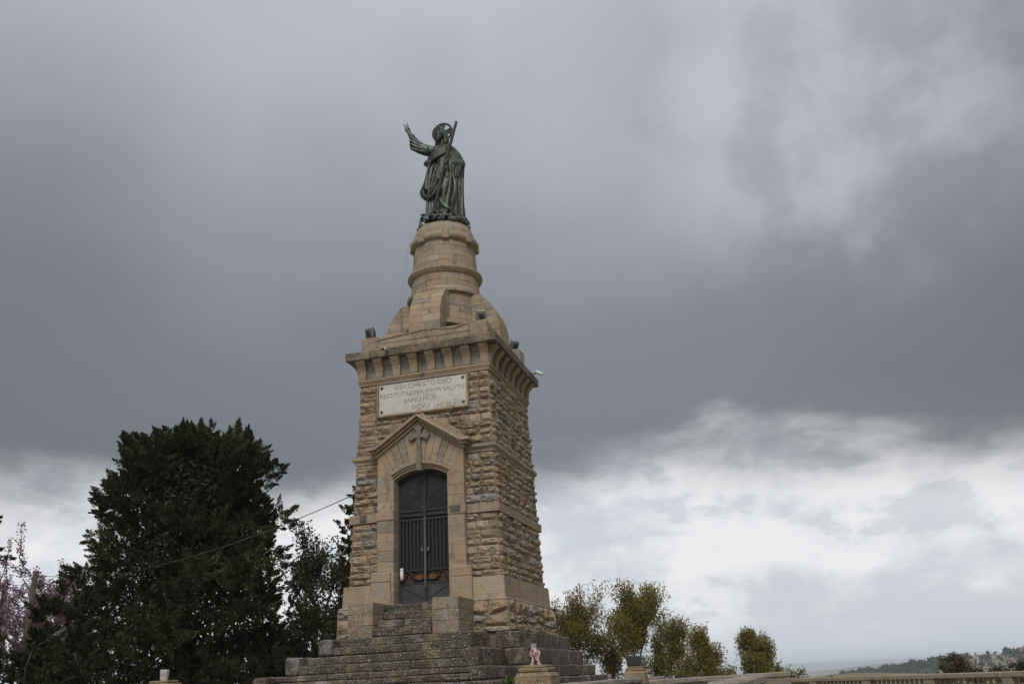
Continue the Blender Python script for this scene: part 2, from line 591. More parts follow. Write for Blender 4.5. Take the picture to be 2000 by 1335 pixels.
def terrain():
    azs = np.concatenate([np.arange(-180, -12, 3.0), np.arange(-12, 30, 0.25), np.arange(30, 180, 3.0)])
    ds = np.concatenate([[0.0, 12, 25, 40, 55, 70, 90, 105, 130, 160, 220, 300, 400, 520, 640, 760], np.arange(820, 2000, 55), np.geomspace(2050, 15000, 30)])
    nA, nD = len(azs), len(ds)
    AZ, DD = np.meshgrid(azs, ds)
    plate = GZ + 0 * DD
    fall = np.interp(DD, [0, 105, 130, 190, 320, 700, 1000, 3000, 6000, 15000], [GZ, GZ, -5, -22, -48, -75, -85, -110, -100, -70])
    wob = np.sin(AZ * .31 + DD * .004) * np.cos(AZ * .13 - DD * .0023)
    Z = fall + wob * np.interp(DD, [0, 300, 900, 3000], [0, 2, 6, 16])
    # the near wooded ridge to the right and a far pale one behind it
    tr_ = -0.94 + 1500 * np.tan(np.radians(el_ridge(AZ)))
    rz = tr_ + 1.6 * np.sin(AZ * 5.1) + 1.2 * np.sin(AZ * 11.7 + 1)
    slope = np.interp(DD, [820, 1120, 1500, 1750, 2050], [0, .55, 1.0, .75, 0])
    Z = np.maximum(Z, fall + (rz - fall) * slope)
    f2 = np.interp(AZ, [-4, 0.5, 2.5, 4.2, 5.2, 6.5, 9, 14], [-.55, -.40, -.24, -.10, -.07, -.13, -.3, -.5])
    far = -0.94 + 6500 * np.tan(np.radians(f2))
    s2 = np.exp(-((DD - 6500) / 900.) ** 2)
    Z = np.maximum(Z, fall + (far - fall) * s2)
    Z[-1] = -66
    X = CP[0] + DD * np.sin(np.radians(AZ))
    Y = CP[1] + DD * np.cos(np.radians(AZ))
    verts = np.stack([X, Y, Z], -1).reshape(-1, 3)
    faces = []
    for i in range(nD - 1):
        for j in range(nA):
            j2 = (j + 1) % nA
            if i == 0:
                faces.append((0, (i + 1) * nA + j2, (i + 1) * nA + j))
            else:
                faces.append((i * nA + j, i * nA + j2, (i + 1) * nA + j2, (i + 1) * nA + j))
    me = bpy.data.meshes.new('ground')
    me.from_pydata([tuple(p) for p in verts], [], faces)
    me.polygons.foreach_set('use_smooth', [True] * len(me.polygons))
    m, q, b = new_mat('fields_and_earth')
    P = q.n('ShaderNodeNewGeometry').outputs['Position']
    a = q.noise(q.vmath('MULTIPLY', P, (1, 1, 0)), 0.011, 4, 0.6, 1.0)
    c = q.ramp(a, [(0.3, (.075, .085, .038)), (0.45, (.14, .135, .06)), (0.55, (.22, .17, .10)), (0.62, (.09, .105, .042)), (0.75, (.19, .175, .085))])
    near = q.noise(P, 1.5, 5, 0.6)
    c = q.mix(q.math('MULTIPLY', q.smooth(near, 0.4, 0.7), 0.4), c, (.12, .11, .08))
    q.put(b.inputs['Base Color'], c)
    b.inputs['Roughness'].default_value = 1.0
    me.materials.append(m)
    o = bpy.data.objects.new('ground', me)
    col.objects.link(o)
    tag(o, kind='structure', label='rolling ground with fields falling away to far hills')
    return verts.reshape(nD, nA, 3), azs, ds


TER, T_AZ, T_D = terrain()


def ground_z(az, d):
    j = int(np.argmin(abs(T_AZ - az)))
    return float(np.interp(d, T_D, TER[:, j, 2]))


# piazza paving sheet and the monument's own raised terrace
MB().add([(-24, -40, GZ + .02), (40, -40, GZ + .02), (40, 8, GZ + .02), (16, 8, GZ + .02), (5.5, 24, GZ + .02), (-24, 24, GZ + .02)],
         [(0, 1, 2, 3, 4, 5)]).build('piazza_paving', M['paving'])
tag(bpy.data.objects['piazza_paving'], kind='structure')
tb = MB()
tb.cbox(-4.1, 4.1, -8.45, 4.4, GZ + .024, -1.04, 0.03)
tag(tb.build('terrace', M['paving']), kind='structure')

# ------------------------------------------------------------------ the monument
AY = 0.055
mon = thing('stone_monument', (0, 0, -1.04), 'tall sandstone tower monument with iron gate, white plaque and column', 'monument')


def core(z):
    return float(np.interp(z, [1.15, 5.81], [1.735, 1.585]))


# rough-hewn block shapes, shared
def boss_mesh(name, mat, nx=6, nz=4, amp=0.05, corners=None, rim=0.0, back=-0.06, seed=0, W=1.0, H=1.0):
    r_ = random.Random(seed)
    if corners is None:
        corners = ((-.5, -.5), (.5, -.5), (.5, .5), (-.5, .5))
    c = corners
    vs, fs = [], []
    ph = [r_.uniform(0, 6.28) for _ in range(6)]
    lean = r_.uniform(-.5, .5)
    leanx = r_.uniform(-.3, .3)
    for j in range(nz + 1):
        for i in range(nx + 1):
            s_, t_ = i / nx, j / nz
            if 0 < i < nx:
                s_ += r_.uniform(-.25, .25) / nx
            if 0 < j < nz:
                t_ += r_.uniform(-.25, .25) / nz
            x = (1 - t_) * ((1 - s_) * c[0][0] + s_ * c[1][0]) + t_ * ((1 - s_) * c[3][0] + s_ * c[2][0])
            z = (1 - t_) * ((1 - s_) * c[0][1] + s_ * c[1][1]) + t_ * ((1 - s_) * c[3][1] + s_ * c[2][1])
            if 0 < i < nx and 0 < j < nz:
                y = amp * (0.75 + lean * (t_ - .5) * 1.6 + leanx * (s_ - .5) * 1.6 + 0.35 * math.sin(5 * s_ + ph[0]) * math.sin(4 * t_ + ph[1]) + r_.uniform(-.4, .45))
                y = max(y, amp * 0.1)
            else:
                y = r_.uniform(-.006, .006)
            vs.append((x, -(rim + y), z))
    n1 = nx + 1
    for j in range(nz):
        for i in range(nx):
            a, b_, c_, d_ = j * n1 + i, j * n1 + i + 1, (j + 1) * n1 + i + 1, (j + 1) * n1 + i
            if (i + j) % 2:
                fs += [(a, b_, c_), (a, c_, d_)]
            else:
                fs += [(a, b_, d_), (b_, c_, d_)]
    ring = [i for i in range(n1)] + [j * n1 + nx for j in range(1, nz + 1)] + [nz * n1 + i for i in range(nx - 1, -1, -1)] + [j * n1 for j in range(nz - 1, 0, -1)]
    k = len(vs)
    for i in ring:
        vs.append((vs[i][0], -back, vs[i][2]))
    m_ = len(ring)
    for i in range(m_):
        j = (i + 1) % m_
        fs.append((ring[j], ring[i], k + i, k + j))
    me = bpy.data.meshes.new(name)
    me.from_pydata(vs, [], fs)
    me.materials.append(mat)
    return me


ROUGH = [boss_mesh('rough_stone', M['rough'], amp=0.042 + 0.013 * (i % 4), seed=100 + i, rim=0.022) for i in range(18)]
FLATISH = [boss_mesh('rough_stone', M['rough'], amp=0.02, seed=300 + i, rim=0.018) for i in range(5)]


def face_matrix(face, u, z, w, h):
    """matrix that puts a unit block on a battered face; u along the face, z its middle height"""
    k = core(z)
    beta = math.atan((1.735 - 1.585) / 4.66)
    if face == 'front':
        U, N, P = Vector((1, 0, 0)), Vector((0, -1, 0)), Vector((u, -(k + AY), z))
    elif face == 'right':
        U, N, P = Vector((0, 1, 0)), Vector((1, 0, 0)), Vector((k, u, z))
    elif face == 'back':
        U, N, P = Vector((-1, 0, 0)), Vector((0, 1, 0)), Vector((u, k + AY, z))
    else:
        U, N, P = Vector((0, -1, 0)), Vector((-1, 0, 0)), Vector((-k, u, z))
    V = Vector((0, 0, math.cos(beta))) - N * math.sin(beta)
    N2 = U.cross(V)
    # local axes: x->U*w, y->-N2 , z->V*h   (unit block looks along -y)
    m = Matrix(((U.x * w, -N2.x, V.x * h, P.x), (U.y * w, -N2.y, V.y * h, P.y), (U.z * w, -N2.z, V.z * h, P.z), (0, 0, 0, 1)))
    return m


def shaft_mesh():
    """battered core with a niche for the gate"""
    def fy(z):
        return -(1.735 + (1.585 - 1.735) * (z - .70) / 5.13) - AY
    mb = MB()
    z0, z1, zn, xn, yn = .70, 5.83, 3.66, .655, -1.54
    w0, w1 = 1.735, 1.585
    wn = w0 + (w1 - w0) * (zn - z0) / (z1 - z0)
    mb.add([(-w0, fy(z0), z0), (-xn, fy(z0), z0), (-xn, fy(zn), zn), (-wn, fy(zn), zn)], [(0, 1, 2, 3)])
    mb.add([(xn, fy(z0), z0), (w0, fy(z0), z0), (wn, fy(zn), zn), (xn, fy(zn), zn)], [(0, 1, 2, 3)])
    mb.add([(-wn, fy(zn), zn), (wn, fy(zn), zn), (w1, fy(z1), z1), (-w1, fy(z1), z1)], [(0, 1, 2, 3)])
    mb.add([(-xn, fy(z0), z0), (-xn, yn, z0), (-xn, yn, zn), (-xn, fy(zn), zn)], [(0, 1, 2, 3)])
    mb.add([(xn, fy(z0), z0), (xn, fy(zn), zn), (xn, yn, zn), (xn, yn, z0)], [(0, 1, 2, 3)])
    mb.add([(-xn, yn, z0), (xn, yn, z0), (xn, yn, zn), (-xn, yn, zn)], [(0, 1, 2, 3)])
    mb.add([(-xn, fy(zn), zn), (-xn, yn, zn), (xn, yn, zn), (xn, fy(zn), zn)], [(0, 1, 2, 3)])
    a0, a1 = w0 + AY, w1 + AY
    mb.add([(w0, -a0, z0), (w0, a0, z0), (w1, a1, z1), (w1, -a1, z1)], [(0, 1, 2, 3)])
    mb.add([(-w0, a0, z0), (-w0, -a0, z0), (-w1, -a1, z1), (-w1, a1, z1)], [(0, 1, 2, 3)])
    mb.add([(w0, a0, z0), (-w0, a0, z0), (-w1, a1, z1), (w1, a1, z1)], [(0, 1, 2, 3)])
    mb.add([(-w1, -a1, z1), (w1, -a1, z1), (w1, a1, z1), (-w1, a1, z1)], [(0, 1, 2, 3)])
    return mb


shaft = shaft_mesh().build('tower_shaft', M['mortar'], mon)
rear = MB()      # facing of the two sides that the photograph does not show


def rear_add(me, mat4):
    rear.add([tuple(mat4 @ v.co) for v in me.vertices], [tuple(p.vertices) for p in me.polygons])


def courses(z0, z1, n):
    hs = [rnd.uniform(.70, 1.30) for _ in range(n)]
    t = sum(hs)
    z = z0
    out = []
    for h in hs:
        out.append((z, z + h * (z1 - z0) / t))
        z = out[-1][1]
    return out


def split_row(a, b, lo, hi):
    out, x = [], a
    while b - x > hi * 1.25:
        w = rnd.uniform(lo, hi)
        out.append((x, x + w))
        x += w
    if b - x > hi * .9:
        m = x + (b - x) * rnd.uniform(.4, .6)
        out += [(x, m), (m, b)]
    else:
        out.append((x, b))
    return out


JO = 0.011
for z0, z1, n in ((1.15, 2.515, 8), (2.715, 3.865, 7), (4.07, 5.81, 10)):
    for c0, c1 in courses(z0, z1, n):
        zc = (c0 + c1) / 2
        k = core(zc)
        for face in ('front', 'right', 'left', 'back'):
            ext = k + (AY if face in ('right', 'left') else 0.0)
            a, b = (-ext - .02, ext + .02)
            if face in ('right', 'left'):
                a, b = -ext + .02, ext - .02
            for s0, s1 in split_row(a, b, .18, .54):
                uc, w = (s0 + s1) / 2, s1 - s0
                if face == 'front':
                    lim = 1.0 if zc < 3.95 else (4.72 - zc) / .77
                    if s0 > -lim and s1 < lim and lim > 0:
                        continue
                    if s0 < -lim < s1 and lim > .3:       # cut at the portal
                        s1 = min(s1, -lim + .04)
                    if s0 < lim < s1 and lim > .3:
                        s0 = max(s0, lim - .04)
                    if s1 - s0 < .06:
                        continue
                    uc, w = (s0 + s1) / 2, s1 - s0
                    if zc > 5.02 and zc < 5.80 and s0 > -1.14 and s1 < 1.14:
                        continue
                me = rnd.choice(ROUGH) if rnd.random() < .85 else rnd.choice(FLATISH)
                mm = face_matrix(face, uc, zc, max(w - JO, .05), (c1 - c0) - JO)
                if face in ('front', 'right'):
                    inst('rough_stone', me, mm, shaft)
                else:
                    rear_add(me, mm)
ro = rear.build('rear_stone_facing', M['rough'], shaft)
ro['kind'] = 'stuff'

# string courses of dressed blocks
BANDP = {}


def ring_blocks(name, parent, prof, mat, joints, gap=0.006, door=False):
    """square moulding cut into blocks; prof = [(half width, z)...] from bottom to top, outer profile"""
    inner = 1.45
    for face in range(4):
        rot = Matrix.Rotation(face * math.pi / 2, 4, 'Z')
        ay = AY if face % 2 == 0 else 0.0      # offset of the face itself
        ax = 0.0 if face % 2 == 0 else AY
        js = joints(face)
        if door and face == 0:
            js = sorted([j for j in js if abs(j) > .8] + [-.66, .66])
        cuts = [-9] + js + [9]
        for a, b in zip(cuts[:-1], cuts[1:]):
            if door and face == 0 and abs(a) < .67 and abs(b) < .67:
                continue
            mb = MB()
            vs = []
            for w, z in prof:
                x0 = -(w + ax) if a == -9 else a + gap / 2
                x1 = (w + ax) if b == 9 else b - gap / 2
                vs.append(((x0, -(w + ay), z), (x1, -(w + ay), z)))
            n = len(vs)
            V = [p for pr in vs for p in pr]
            z0, z1 = prof[0][1], prof[-1][1]
            xa0, xb0 = (-(inner + ax) if a == -9 else a + gap / 2), ((inner + ax) if b == 9 else b - gap / 2)
            V += [(xa0, -(inner + ay), z0), (xb0, -(inner + ay), z0), (xa0, -(inner + ay), z1), (xb0, -(inner + ay), z1)]
            F = [(2 * i, 2 * i + 1, 2 * i + 3, 2 * i + 2) for i in range(n - 1)]
            i0, i1, i2, i3 = 2 * n, 2 * n + 1, 2 * n + 2, 2 * n + 3
            F += [(1, 0, i0, i1), (2 * n - 2, 2 * n - 1, i3, i2)]
            F += [tuple([2 * i for i in range(n)] + [i2, i0]), tuple([2 * i + 1 for i in range(n - 1, -1, -1)] + [i1, i3])]
            V = [tuple(rot @ Vector(p)) for p in V]
            mb.add(V, F)
            mb.build(name, mat, parent)


def jt(lo, hi, lim=1.45):
    def f(face):
        out, x = [], -lim + rnd.uniform(0, .2)
        while x < lim:
            out.append(x)
            x += rnd.uniform(lo, hi)
        return out
    return f


ring_blocks('band_stone', shaft, [(1.772, 2.522), (1.776, 2.712)], M['smooth'], jt(.45, .8), door=True)
ring_blocks('band_stone', shaft, [(1.690, 3.874), (1.694, 3.93), (1.735, 3.975), (1.748, 3.985), (1.748, 4.06)], M['smooth'], jt(.45, .8))
# dressed course over the plinth
ring_blocks('plinth_course_stone', shaft, [(1.862, .70), (1.844, 1.148)], M['smooth'], jt(.45, .85), door=True)
# plinth of irregular rubble
plinth = MB().frustum(1.92, 0.0, 1.885, .655, AY).build('tower_plinth', M['mortar'], mon)
for face in ('front', 'right', 'left', 'back'):
    rows = [0.0] + [.2 + rnd.uniform(-.03, .03), .42 + rnd.uniform(-.03, .03)] + [.665]
    ncol = 9
    grid = []
    for r_i, rz in enumerate(rows):
        xs = np.linspace(-1.955, 1.955, ncol)
        row = []
        for i, x in enumerate(xs):
            jx = 0 if i in (0, ncol - 1) else rnd.uniform(-.12, .12)
            jz = 0 if r_i in (0, 3) else rnd.uniform(-.07, .07)
            row.append((x + jx, rz + jz))
        grid.append(row)
    mbr = MB()
    for r_i in range(3):
        for i in range(ncol - 1):
            q = [grid[r_i][i], grid[r_i][i + 1], grid[r_i + 1][i + 1], grid[r_i + 1][i]]
            cxm, czm = sum(p[0] for p in q) / 4, sum(p[1] for p in q) / 4
            if face == 'front' and abs(cxm) < 1.0:
                continue
            q = [(cxm + (x - cxm) * .965, czm + (z - czm) * .94) for x, z in q]
            me = boss_mesh('plinth_stone', M['rough'], amp=.075, corners=[(x - cxm, z - czm) for x, z in q], seed=rnd.randrange(9999), rim=.02)
            kk = float(np.interp(czm, [0, .655], [1.92, 1.885]))
            if face == 'front':
                mm = Matrix.Translation((cxm, -(kk + AY), czm))
            elif face == 'right':
                mm = Matrix.Translation((kk, cxm, czm)) @ Matrix.Rotation(math.pi / 2, 4, 'Z')
            elif face == 'left':
                mm = Matrix.Translation((-kk, cxm, czm)) @ Matrix.Rotation(-math.pi / 2, 4, 'Z')
            else:
                mm = Matrix.Translation((cxm, kk + AY, czm)) @ Matrix.Rotation(math.pi, 4, 'Z')
            if face in ('front', 'right'):
                inst('plinth_stone', me, mm, plinth)
            else:
                mbr.add([tuple(mm @ v.co) for v in me.vertices], [tuple(p.vertices) for p in me.polygons])
    if mbr.v:
        o = mbr.build('rear_plinth_facing', M['rough'], plinth)
        o['kind'] = 'stuff'
ring_blocks('plinth_cap_stone', plinth, [(1.925, .662), (1.92, .685), (1.88, .702)], M['smooth'], jt(.6, 1.0))

# cornice: moulding, brackets, slab, parapet
cor = MB().frustum(1.585, 5.82, 1.585, 5.96, AY).frustum(1.585, 5.961, 1.60, 6.15, AY).frustum(1.60, 6.151, 1.68, 6.405, AY).build('cornice', M['cornice'], mon)
ring_blocks('moulding_stone', cor, [(1.642, 5.812), (1.642, 5.865), (1.657, 5.868), (1.657, 5.905), (1.676, 5.91), (1.676, 5.955)], M['smooth'], jt(.7, 1.1))


def bracket_mesh():
    prof = [(-.02, 0.0), (0.055, 0.0), (0.07, 0.04), (0.075, 0.10), (0.08, .17), (.10, .24), (.14, .31), (.20, .37), (.235, .41), (.245, .446), (-.02, .446)]
    w0, w1 = .085, .115
    n = len(prof)
    vs = []
    for sx in (-1, 1):
        for p_, z in prof:
            w = w0 + (w1 - w0) * z / .446
            vs.append((sx * w, -p_, z))
    fs = [tuple(range(n)), tuple(range(2 * n - 1, n - 1, -1))]
    for i in range(n):
        j = (i + 1) % n
        fs.append((i, i + n, j + n, j))
    me = bpy.data.meshes.new('bracket')
    me.from_pydata(vs, [], fs)
    me.materials.append(M['smooth'])
    return me


BR = bracket_mesh()
for face in range(4):
    ay = AY if face % 2 == 0 else 0
    for k in range(8):
        x = (-1.545 + 3.09 * k / 7) * (1 if face % 2 == 0 else 1.03)
        inst('bracket', BR, Matrix.Rotation(face * math.pi / 2, 4, 'Z') @ Matrix.Translation((x, -(1.60 + ay), 5.957)), cor)
    # hollow corner block between the end brackets
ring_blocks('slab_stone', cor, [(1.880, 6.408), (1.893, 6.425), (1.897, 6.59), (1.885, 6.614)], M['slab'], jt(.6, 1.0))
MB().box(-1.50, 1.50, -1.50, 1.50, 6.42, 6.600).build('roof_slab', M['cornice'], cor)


def parapet():
    for face in range(4):
        ay = AY if face % 2 == 0 else 0
        ax = AY - ay
        rot = Matrix.Rotation(face * math.pi / 2, 4, 'Z')
        for z0, z1 in ((6.616, 6.84), (6.844, 7.05)):
            xs = [-1.16] + sorted(rnd.uniform(-.9, .9) for _ in range(2)) + [1.16]
            for a, b in zip(xs[:-1], xs[1:]):
                mb = MB().cbox(a + .003, b - .003, -(1.60 + ay), -(1.34 + ay), z0, z1, .012, .004)
                mb.v = [tuple(rot @ Vector(p)) for p in mb.v]
                mb.build('parapet_stone', M['cornice'], cor)
    for sx, sy, zt in ((-1, -1, 7.06), (1, -1, 7.08), (1, 1, 7.33), (-1, 1, 7.2)):
        x0, x1 = sorted((sx * 1.163, sx * 1.612))
        y0, y1 = sorted((sy * (1.163 + AY), sy * (1.612 + AY)))
        MB().cbox(x0, x1, y0, y1, 6.617, zt, .03, .006).build('corner_block', M['cornice'], cor)


parapet()

# ---------- round column with four curved buttresses
colm = MB().lathe([(.86, 6.60), (.86, 8.36), (.80, 8.37), (.80, 9.0), (.74, 9.1), (.74, 10.1), (.70, 10.42), (.0, 10.42)], 40).build('column', M['mortar'], mon)


def drum(z0, z1, r0, r1, n, mat=M['smooth'], depth=.12, name='drum_stone', prof=None, off=None):
    """one course of curved blocks; n blocks to the ring"""
    off = rnd.random() if off is None else off
    dp = [1.0] * n
    ang = []
    cuts = np.cumsum([0] + [rnd.uniform(.7, 1.3) for _ in range(n)])
    cuts = cuts / cuts[-1] * 2 * math.pi + off * 2 * math.pi / n
    pr = prof or [(r0, z0 + .003), (r0, z0 + .003), (r1, z1 - .003), (r1, z1 - .003)]
    for i in range(n):
        a0, a1 = cuts[i] + .0035, cuts[i + 1] - .0035
        jr = rnd.uniform(-.005, .006)
        p2 = [(pr[0][0] - depth, pr[0][1])] + [(a + jr, b) for a, b in pr[1:-1]] + [(pr[-1][0] - depth, pr[-1][1])]
        mb = MB()
        m = 5
        mb.lathe(p2, m - 1, a0, a1)
        k = len(p2)
        mb.f.append(tuple(j * m for j in range(k)))
        mb.f.append(tuple(j * m + m - 1 for j in range(k - 1, -1, -1)))
        mb.f.append(tuple([j for j in range(m - 1, -1, -1)] + [(k - 1) * m + j for j in range(m)]))
        mb.build(name, mat, colm)


for i in range(9):                                   # lower drum behind the buttresses
    z0 = 6.72 + i * .18
    drum(z0, z0 + .18, .985 - i * .008, .977 - i * .008, 10)
drum(8.345, 8.52, 1, 1, 10, prof=[(1.0, 8.345), (.965, 8.345), (1.005, 8.36), (1.012, 8.44), (.975, 8.47), (.93, 8.515), (.93, 8.515)], name='ring_stone')
for i in range(2):
    z0 = 8.52 + i * .195
    drum(z0, z0 + .195, .905 - i * .006, .90 - i * .006, 11)
drum(8.91, 9.13, 1, 1, 11, prof=[(1.0, 8.91), (.90, 8.91), (.925, 8.93), (.972, 8.99), (.992, 9.03), (.985, 9.075), (.90, 9.10), (.868, 9.13), (.868, 9.13)], name='ring_stone')
for i in range(5):
    z0 = 9.13 + i * .152
    drum(z0, z0 + .152, .862 - i * .009, .853 - i * .009, 13)
tor = [(.9, 9.89), (.825, 9.89)] + [(.84 + .075 * math.sin(t), 10.01 - .105 * math.cos(t)) for t in np.linspace(.25, math.pi - .1, 9)] + [(.80, 10.13), (.80, 10.13)]
drum(9.89, 10.13, 1, 1, 14, prof=tor, name='torus_stone', mat=M['cap'])
drum(10.13, 10.455, 1, 1, 12, prof=[(.8, 10.13), (.812, 10.135), (.80, 10.29), (.755, 10.38), (.74, 10.45), (.74, 10.45)], name='cap_stone', depth=.2, mat=M['cap'])
for k in range(8):                                   # plain blocks that cross the roll moulding
    a = R(-68 + k * 45)
    mb = MB().cbox(-.095, .095, -.925, -.80, 9.865, 10.145, .02)
    rot = Matrix.Rotation(a + math.pi / 2, 4, 'Z')
    mb.v = [tuple(rot @ Vector(p)) for p in mb.v]
    mb.build('strap_block', M['cap'], colm)
MB().lathe([(.72, 10.4), (.73, 10.462), (0.0, 10.466)], 40).build('column_top', M['smooth'], colm)


def buttress(rot):
    # outline: r as a function of z (convex, rounded shoulder at the top)
    zs = [6.62, 6.86, 7.10, 7.30, 7.50, 7.68, 7.86, 8.03, 8.18, 8.33]
    rs = [1.575, 1.575, 1.575, 1.565, 1.545, 1.50, 1.43, 1.33, 1.215, 1.05]
    hw = .405
    for i in range(len(zs) - 1):
        z0, z1 = zs[i], zs[i + 1]
        sub = 4
        pts = []
        for k in range(sub + 1):
            z = z0 + .003 + (z1 - z0 - .006) * k / sub
            pts.append((float(np.interp(z, zs, rs)), z))
        cut = rnd.uniform(-.2, .2)
        for a, b in ((-hw, cut), (cut, hw)):
            V = []
            for r_, z in pts:
                V += [(a + .003, -r_, z), (b - .003, -r_, z)]
            n = len(V)
            V += [(a + .003, -.82, pts[0][1]), (b - .003, -.82, pts[0][1]), (a + .003, -.82, pts[-1][1]), (b - .003, -.82, pts[-1][1])]
            F = [(2 * k, 2 * k + 1, 2 * k + 3, 2 * k + 2) for k in range(sub)]
            F += [(1, 0, n, n + 1), (n - 2, n - 1, n + 3, n + 2), tuple([2 * k for k in range(sub + 1)] + [n + 2, n]), tuple([2 * k + 1 for k in range(sub, -1, -1)] + [n + 1, n + 3])]
            mb = MB().add([tuple(rot @ Vector(p)) for p in V], F)
            mb.build('buttress_stone', M['smooth'], colm)


for k in range(4):
    buttress(Matrix.Rotation(k * math.pi / 2, 4, 'Z'))
    # ledge and shaded slot between the buttresses
    for sx in (-1, 1):
        rot = Matrix.Rotation(k * math.pi / 2 + math.pi / 4, 4, 'Z')
    mb = MB().cbox(-.55, .55, -1.22, -.8, 7.33, 7.44, .02)
    mb.v = [tuple(rot @ Vector(p)) for p in mb.v]
    mb.build('ledge_stone', M['smooth'], colm)

# ---------- portal
PY = -1.940
portal = MB().box(-1.02, -.648, PY + .03, -1.60, .68, 3.46).box(.648, 1.02, PY + .03, -1.60, .68, 3.46).build('portal', M['mortar'], mon)
for sx in (-1, 1):
    z = .70
    hts = [.26, .20, .24, .22, .23, .19, .21, .24, .22, .2]
    zz = [z]
    for h in hts:
        if zz[-1] + h < 2.5:
            zz.append(zz[-1] + h)
    zz[-1] = 2.52
    zz += [2.712, 2.93, 3.16, 3.42]
    for a, b in zip(zz[:-1], zz[1:]):
        pr = .02 if abs(a - 2.52) < .01 else 0.0
        x0, x1 = sorted((sx * .640, sx * (1.032 + pr)))
        MB().cbox(x0, x1, PY - pr, -1.66, a + .0008, b - .0008, .004, .002).build('jamb_stone', M['smooth'], portal)
    x0, x1 = sorted((sx * .70, sx * 1.16))         # wider foot blocks
    MB().cbox(x0, x1, PY - .055, -1.7, .66, 1.18, .012, .003).build('jamb_base_stone', M['smooth'], portal)
    MB().cbox(x0, x1, PY - .05, -1.7, 1.183, 1.40, .02, .006).build('jamb_base_stone', M['smooth'], portal)
AZC, AR = 2.496, 1.124
# archivolt in steps
for dr0, dr1, py in ((0.0, .055, PY + .07), (.055, .10, PY + .03), (.10, .15, PY - .012)):
    ths = np.linspace(-R(35.2), R(35.2), 8)
    for a, b in zip(ths[:-1], ths[1:]):
        tt = np.linspace(a + .002, b - .002, 4)
        poly = [((AR + dr0) * math.sin(t), AZC + (AR + dr0) * math.cos(t)) for t in tt] + [((AR + dr1) * math.sin(t), AZC + (AR + dr1) * math.cos(t)) for t in tt[::-1]]
        MB().prism(poly, py, -1.62).build('arch_stone', M['smooth'], portal)


def rake(x):
    return 4.64 - .665 * abs(x)


vth = [R(t) for t in (-35, -29.5, -23.5, -17.5, -11.5, -5.0, 5.0, 11.5, 17.5, 23.5, 29.5, 35)]
for a, b in zip(vth[:-1], vth[1:]):
    r0 = AR + .153

    def hit(t):
        s_, c_ = abs(math.sin(t)), math.cos(t)
        L = (4.64 - AZC) / (c_ + .665 * s_)
        return (L * math.sin(t), AZC + L * c_)
    a_, b_ = a + .0035, b - .0035
    poly = [(r0 * math.sin(a_), AZC + r0 * math.cos(a_)), (r0 * math.sin(b_), AZC + r0 * math.cos(b_)), hit(b_)]
    if a < 0 < b:
        poly.append((0, 4.64))
    poly.append(hit(a_))
    MB().prism(poly, PY + rnd.uniform(-.004, .004), -1.62).build('voussoir', M['smooth'], portal)
for sx in (-1, 1):
    poly = [(sx * .645, 3.425), (sx * 1.03, 3.425), (sx * 1.03, 3.975), (sx * .725, 3.545)]
    MB().prism(poly if sx > 0 else poly[::-1], PY + .002, -1.62).build('shoulder_stone', M['smooth'], portal)
# raking cornice
for sx in (-1, 1):
    for n0, n1, dpt in ((0.0, .042, .055), (.043, .058, .02), (.059, .098, .125), (.099, .112, .075), (.113, .165, .20)):
        def ln(x, n):
            return 4.64 + n * 1.2 - .665 * x
        xe = 1.015
        e = 1.035 + dpt
        poly = [(0.0015, ln(0, n0)), (xe, ln(xe, n0)), (e, ln(xe, n0)), (e, ln(xe, n1)), (xe + .03, ln(xe, n1)), (0.0015, ln(0, n1))]
        poly = [(sx * x, z) for x, z in poly]
        MB().prism(poly if sx > 0 else poly[::-1], PY - dpt, -1.62).build('pediment_stone', M['smooth'], portal)
    # sloping hewn stones on the pediment's back
    cuts = [0.0, .28, .62, .95, 1.2]
    for a, b in zip(cuts[:-1], cuts[1:]):
        n0, n1 = .168, .168 + (rnd.uniform(.10, .16) if a > .1 else .085)
        poly = [(a + .003, 4.64 + n0 * 1.2 - .665 * a), (b - .003, 4.64 + n0 * 1.2 - .665 * b), (b - .003, 4.64 + n1 * 1.2 - .665 * b), (a + .003, 4.64 + n1 * 1.2 - .665 * a)]
        poly = [(sx * x, z) for x, z in poly]
        MB().prism(poly if sx > 0 else poly[::-1], PY + .135, -1.62).build('pediment_back_stone', M['rough'], portal)
# relief cross whose stem is the keystone
cr = MB().prism([(-.062, 3.55), (.062, 3.55), (.038, 4.30), (-.038, 4.30)], PY - .075, PY + .05)
cz = 4.34
cr.prism([(-.04, cz - .04), (.04, cz - .04), (.04, cz + .04), (-.04, cz + .04)], PY - .077, PY + .05)
for ang in (0, 90, -90):
    c_, s_ = math.cos(R(ang)), math.sin(R(ang))
    L = .27 if ang == 0 else .265
    pl = [(-.04, .04), (.04, .04), (.055, .12), (.115, L - .055), (.06, L - .045), (.0, L), (-.06, L - .045), (-.115, L - .055), (-.055, .12)]
    pl = [(x * c_ + z * s_, cz - x * s_ + z * c_) for x, z in pl]
    cr.prism(pl, PY - .0765, PY + .05)
o = cr.build('relief_cross', plain('blue_grey_stone', (.185, .160, .130), .9, 0, .3, 9), portal)
o['label'] = 'grey stone cross in relief with a long tapering stem'
MB().cbox(.71, .935, PY - .035, PY + .02, 2.555, 2.70, .006).build('slate_plate', M['slate'], portal)
MB().cbox(-1.50, -1.36, -1.86, -1.80, 2.56, 2.70, .006).build('square_vent', M['slate'], portal)

# ---------- gate
GY = -1.66
gate = MB().box(-.646, .646, GY + .055, GY + .07, .70, 3.64).build('gate', M['dark'], mon)
gate['label'] = 'dark iron double gate with rayed top panel and rusty scrolls'


def arch_z(x, dr=0.0):
    return AZC + math.sqrt(max((AR + dr) ** 2 - x * x, 0))


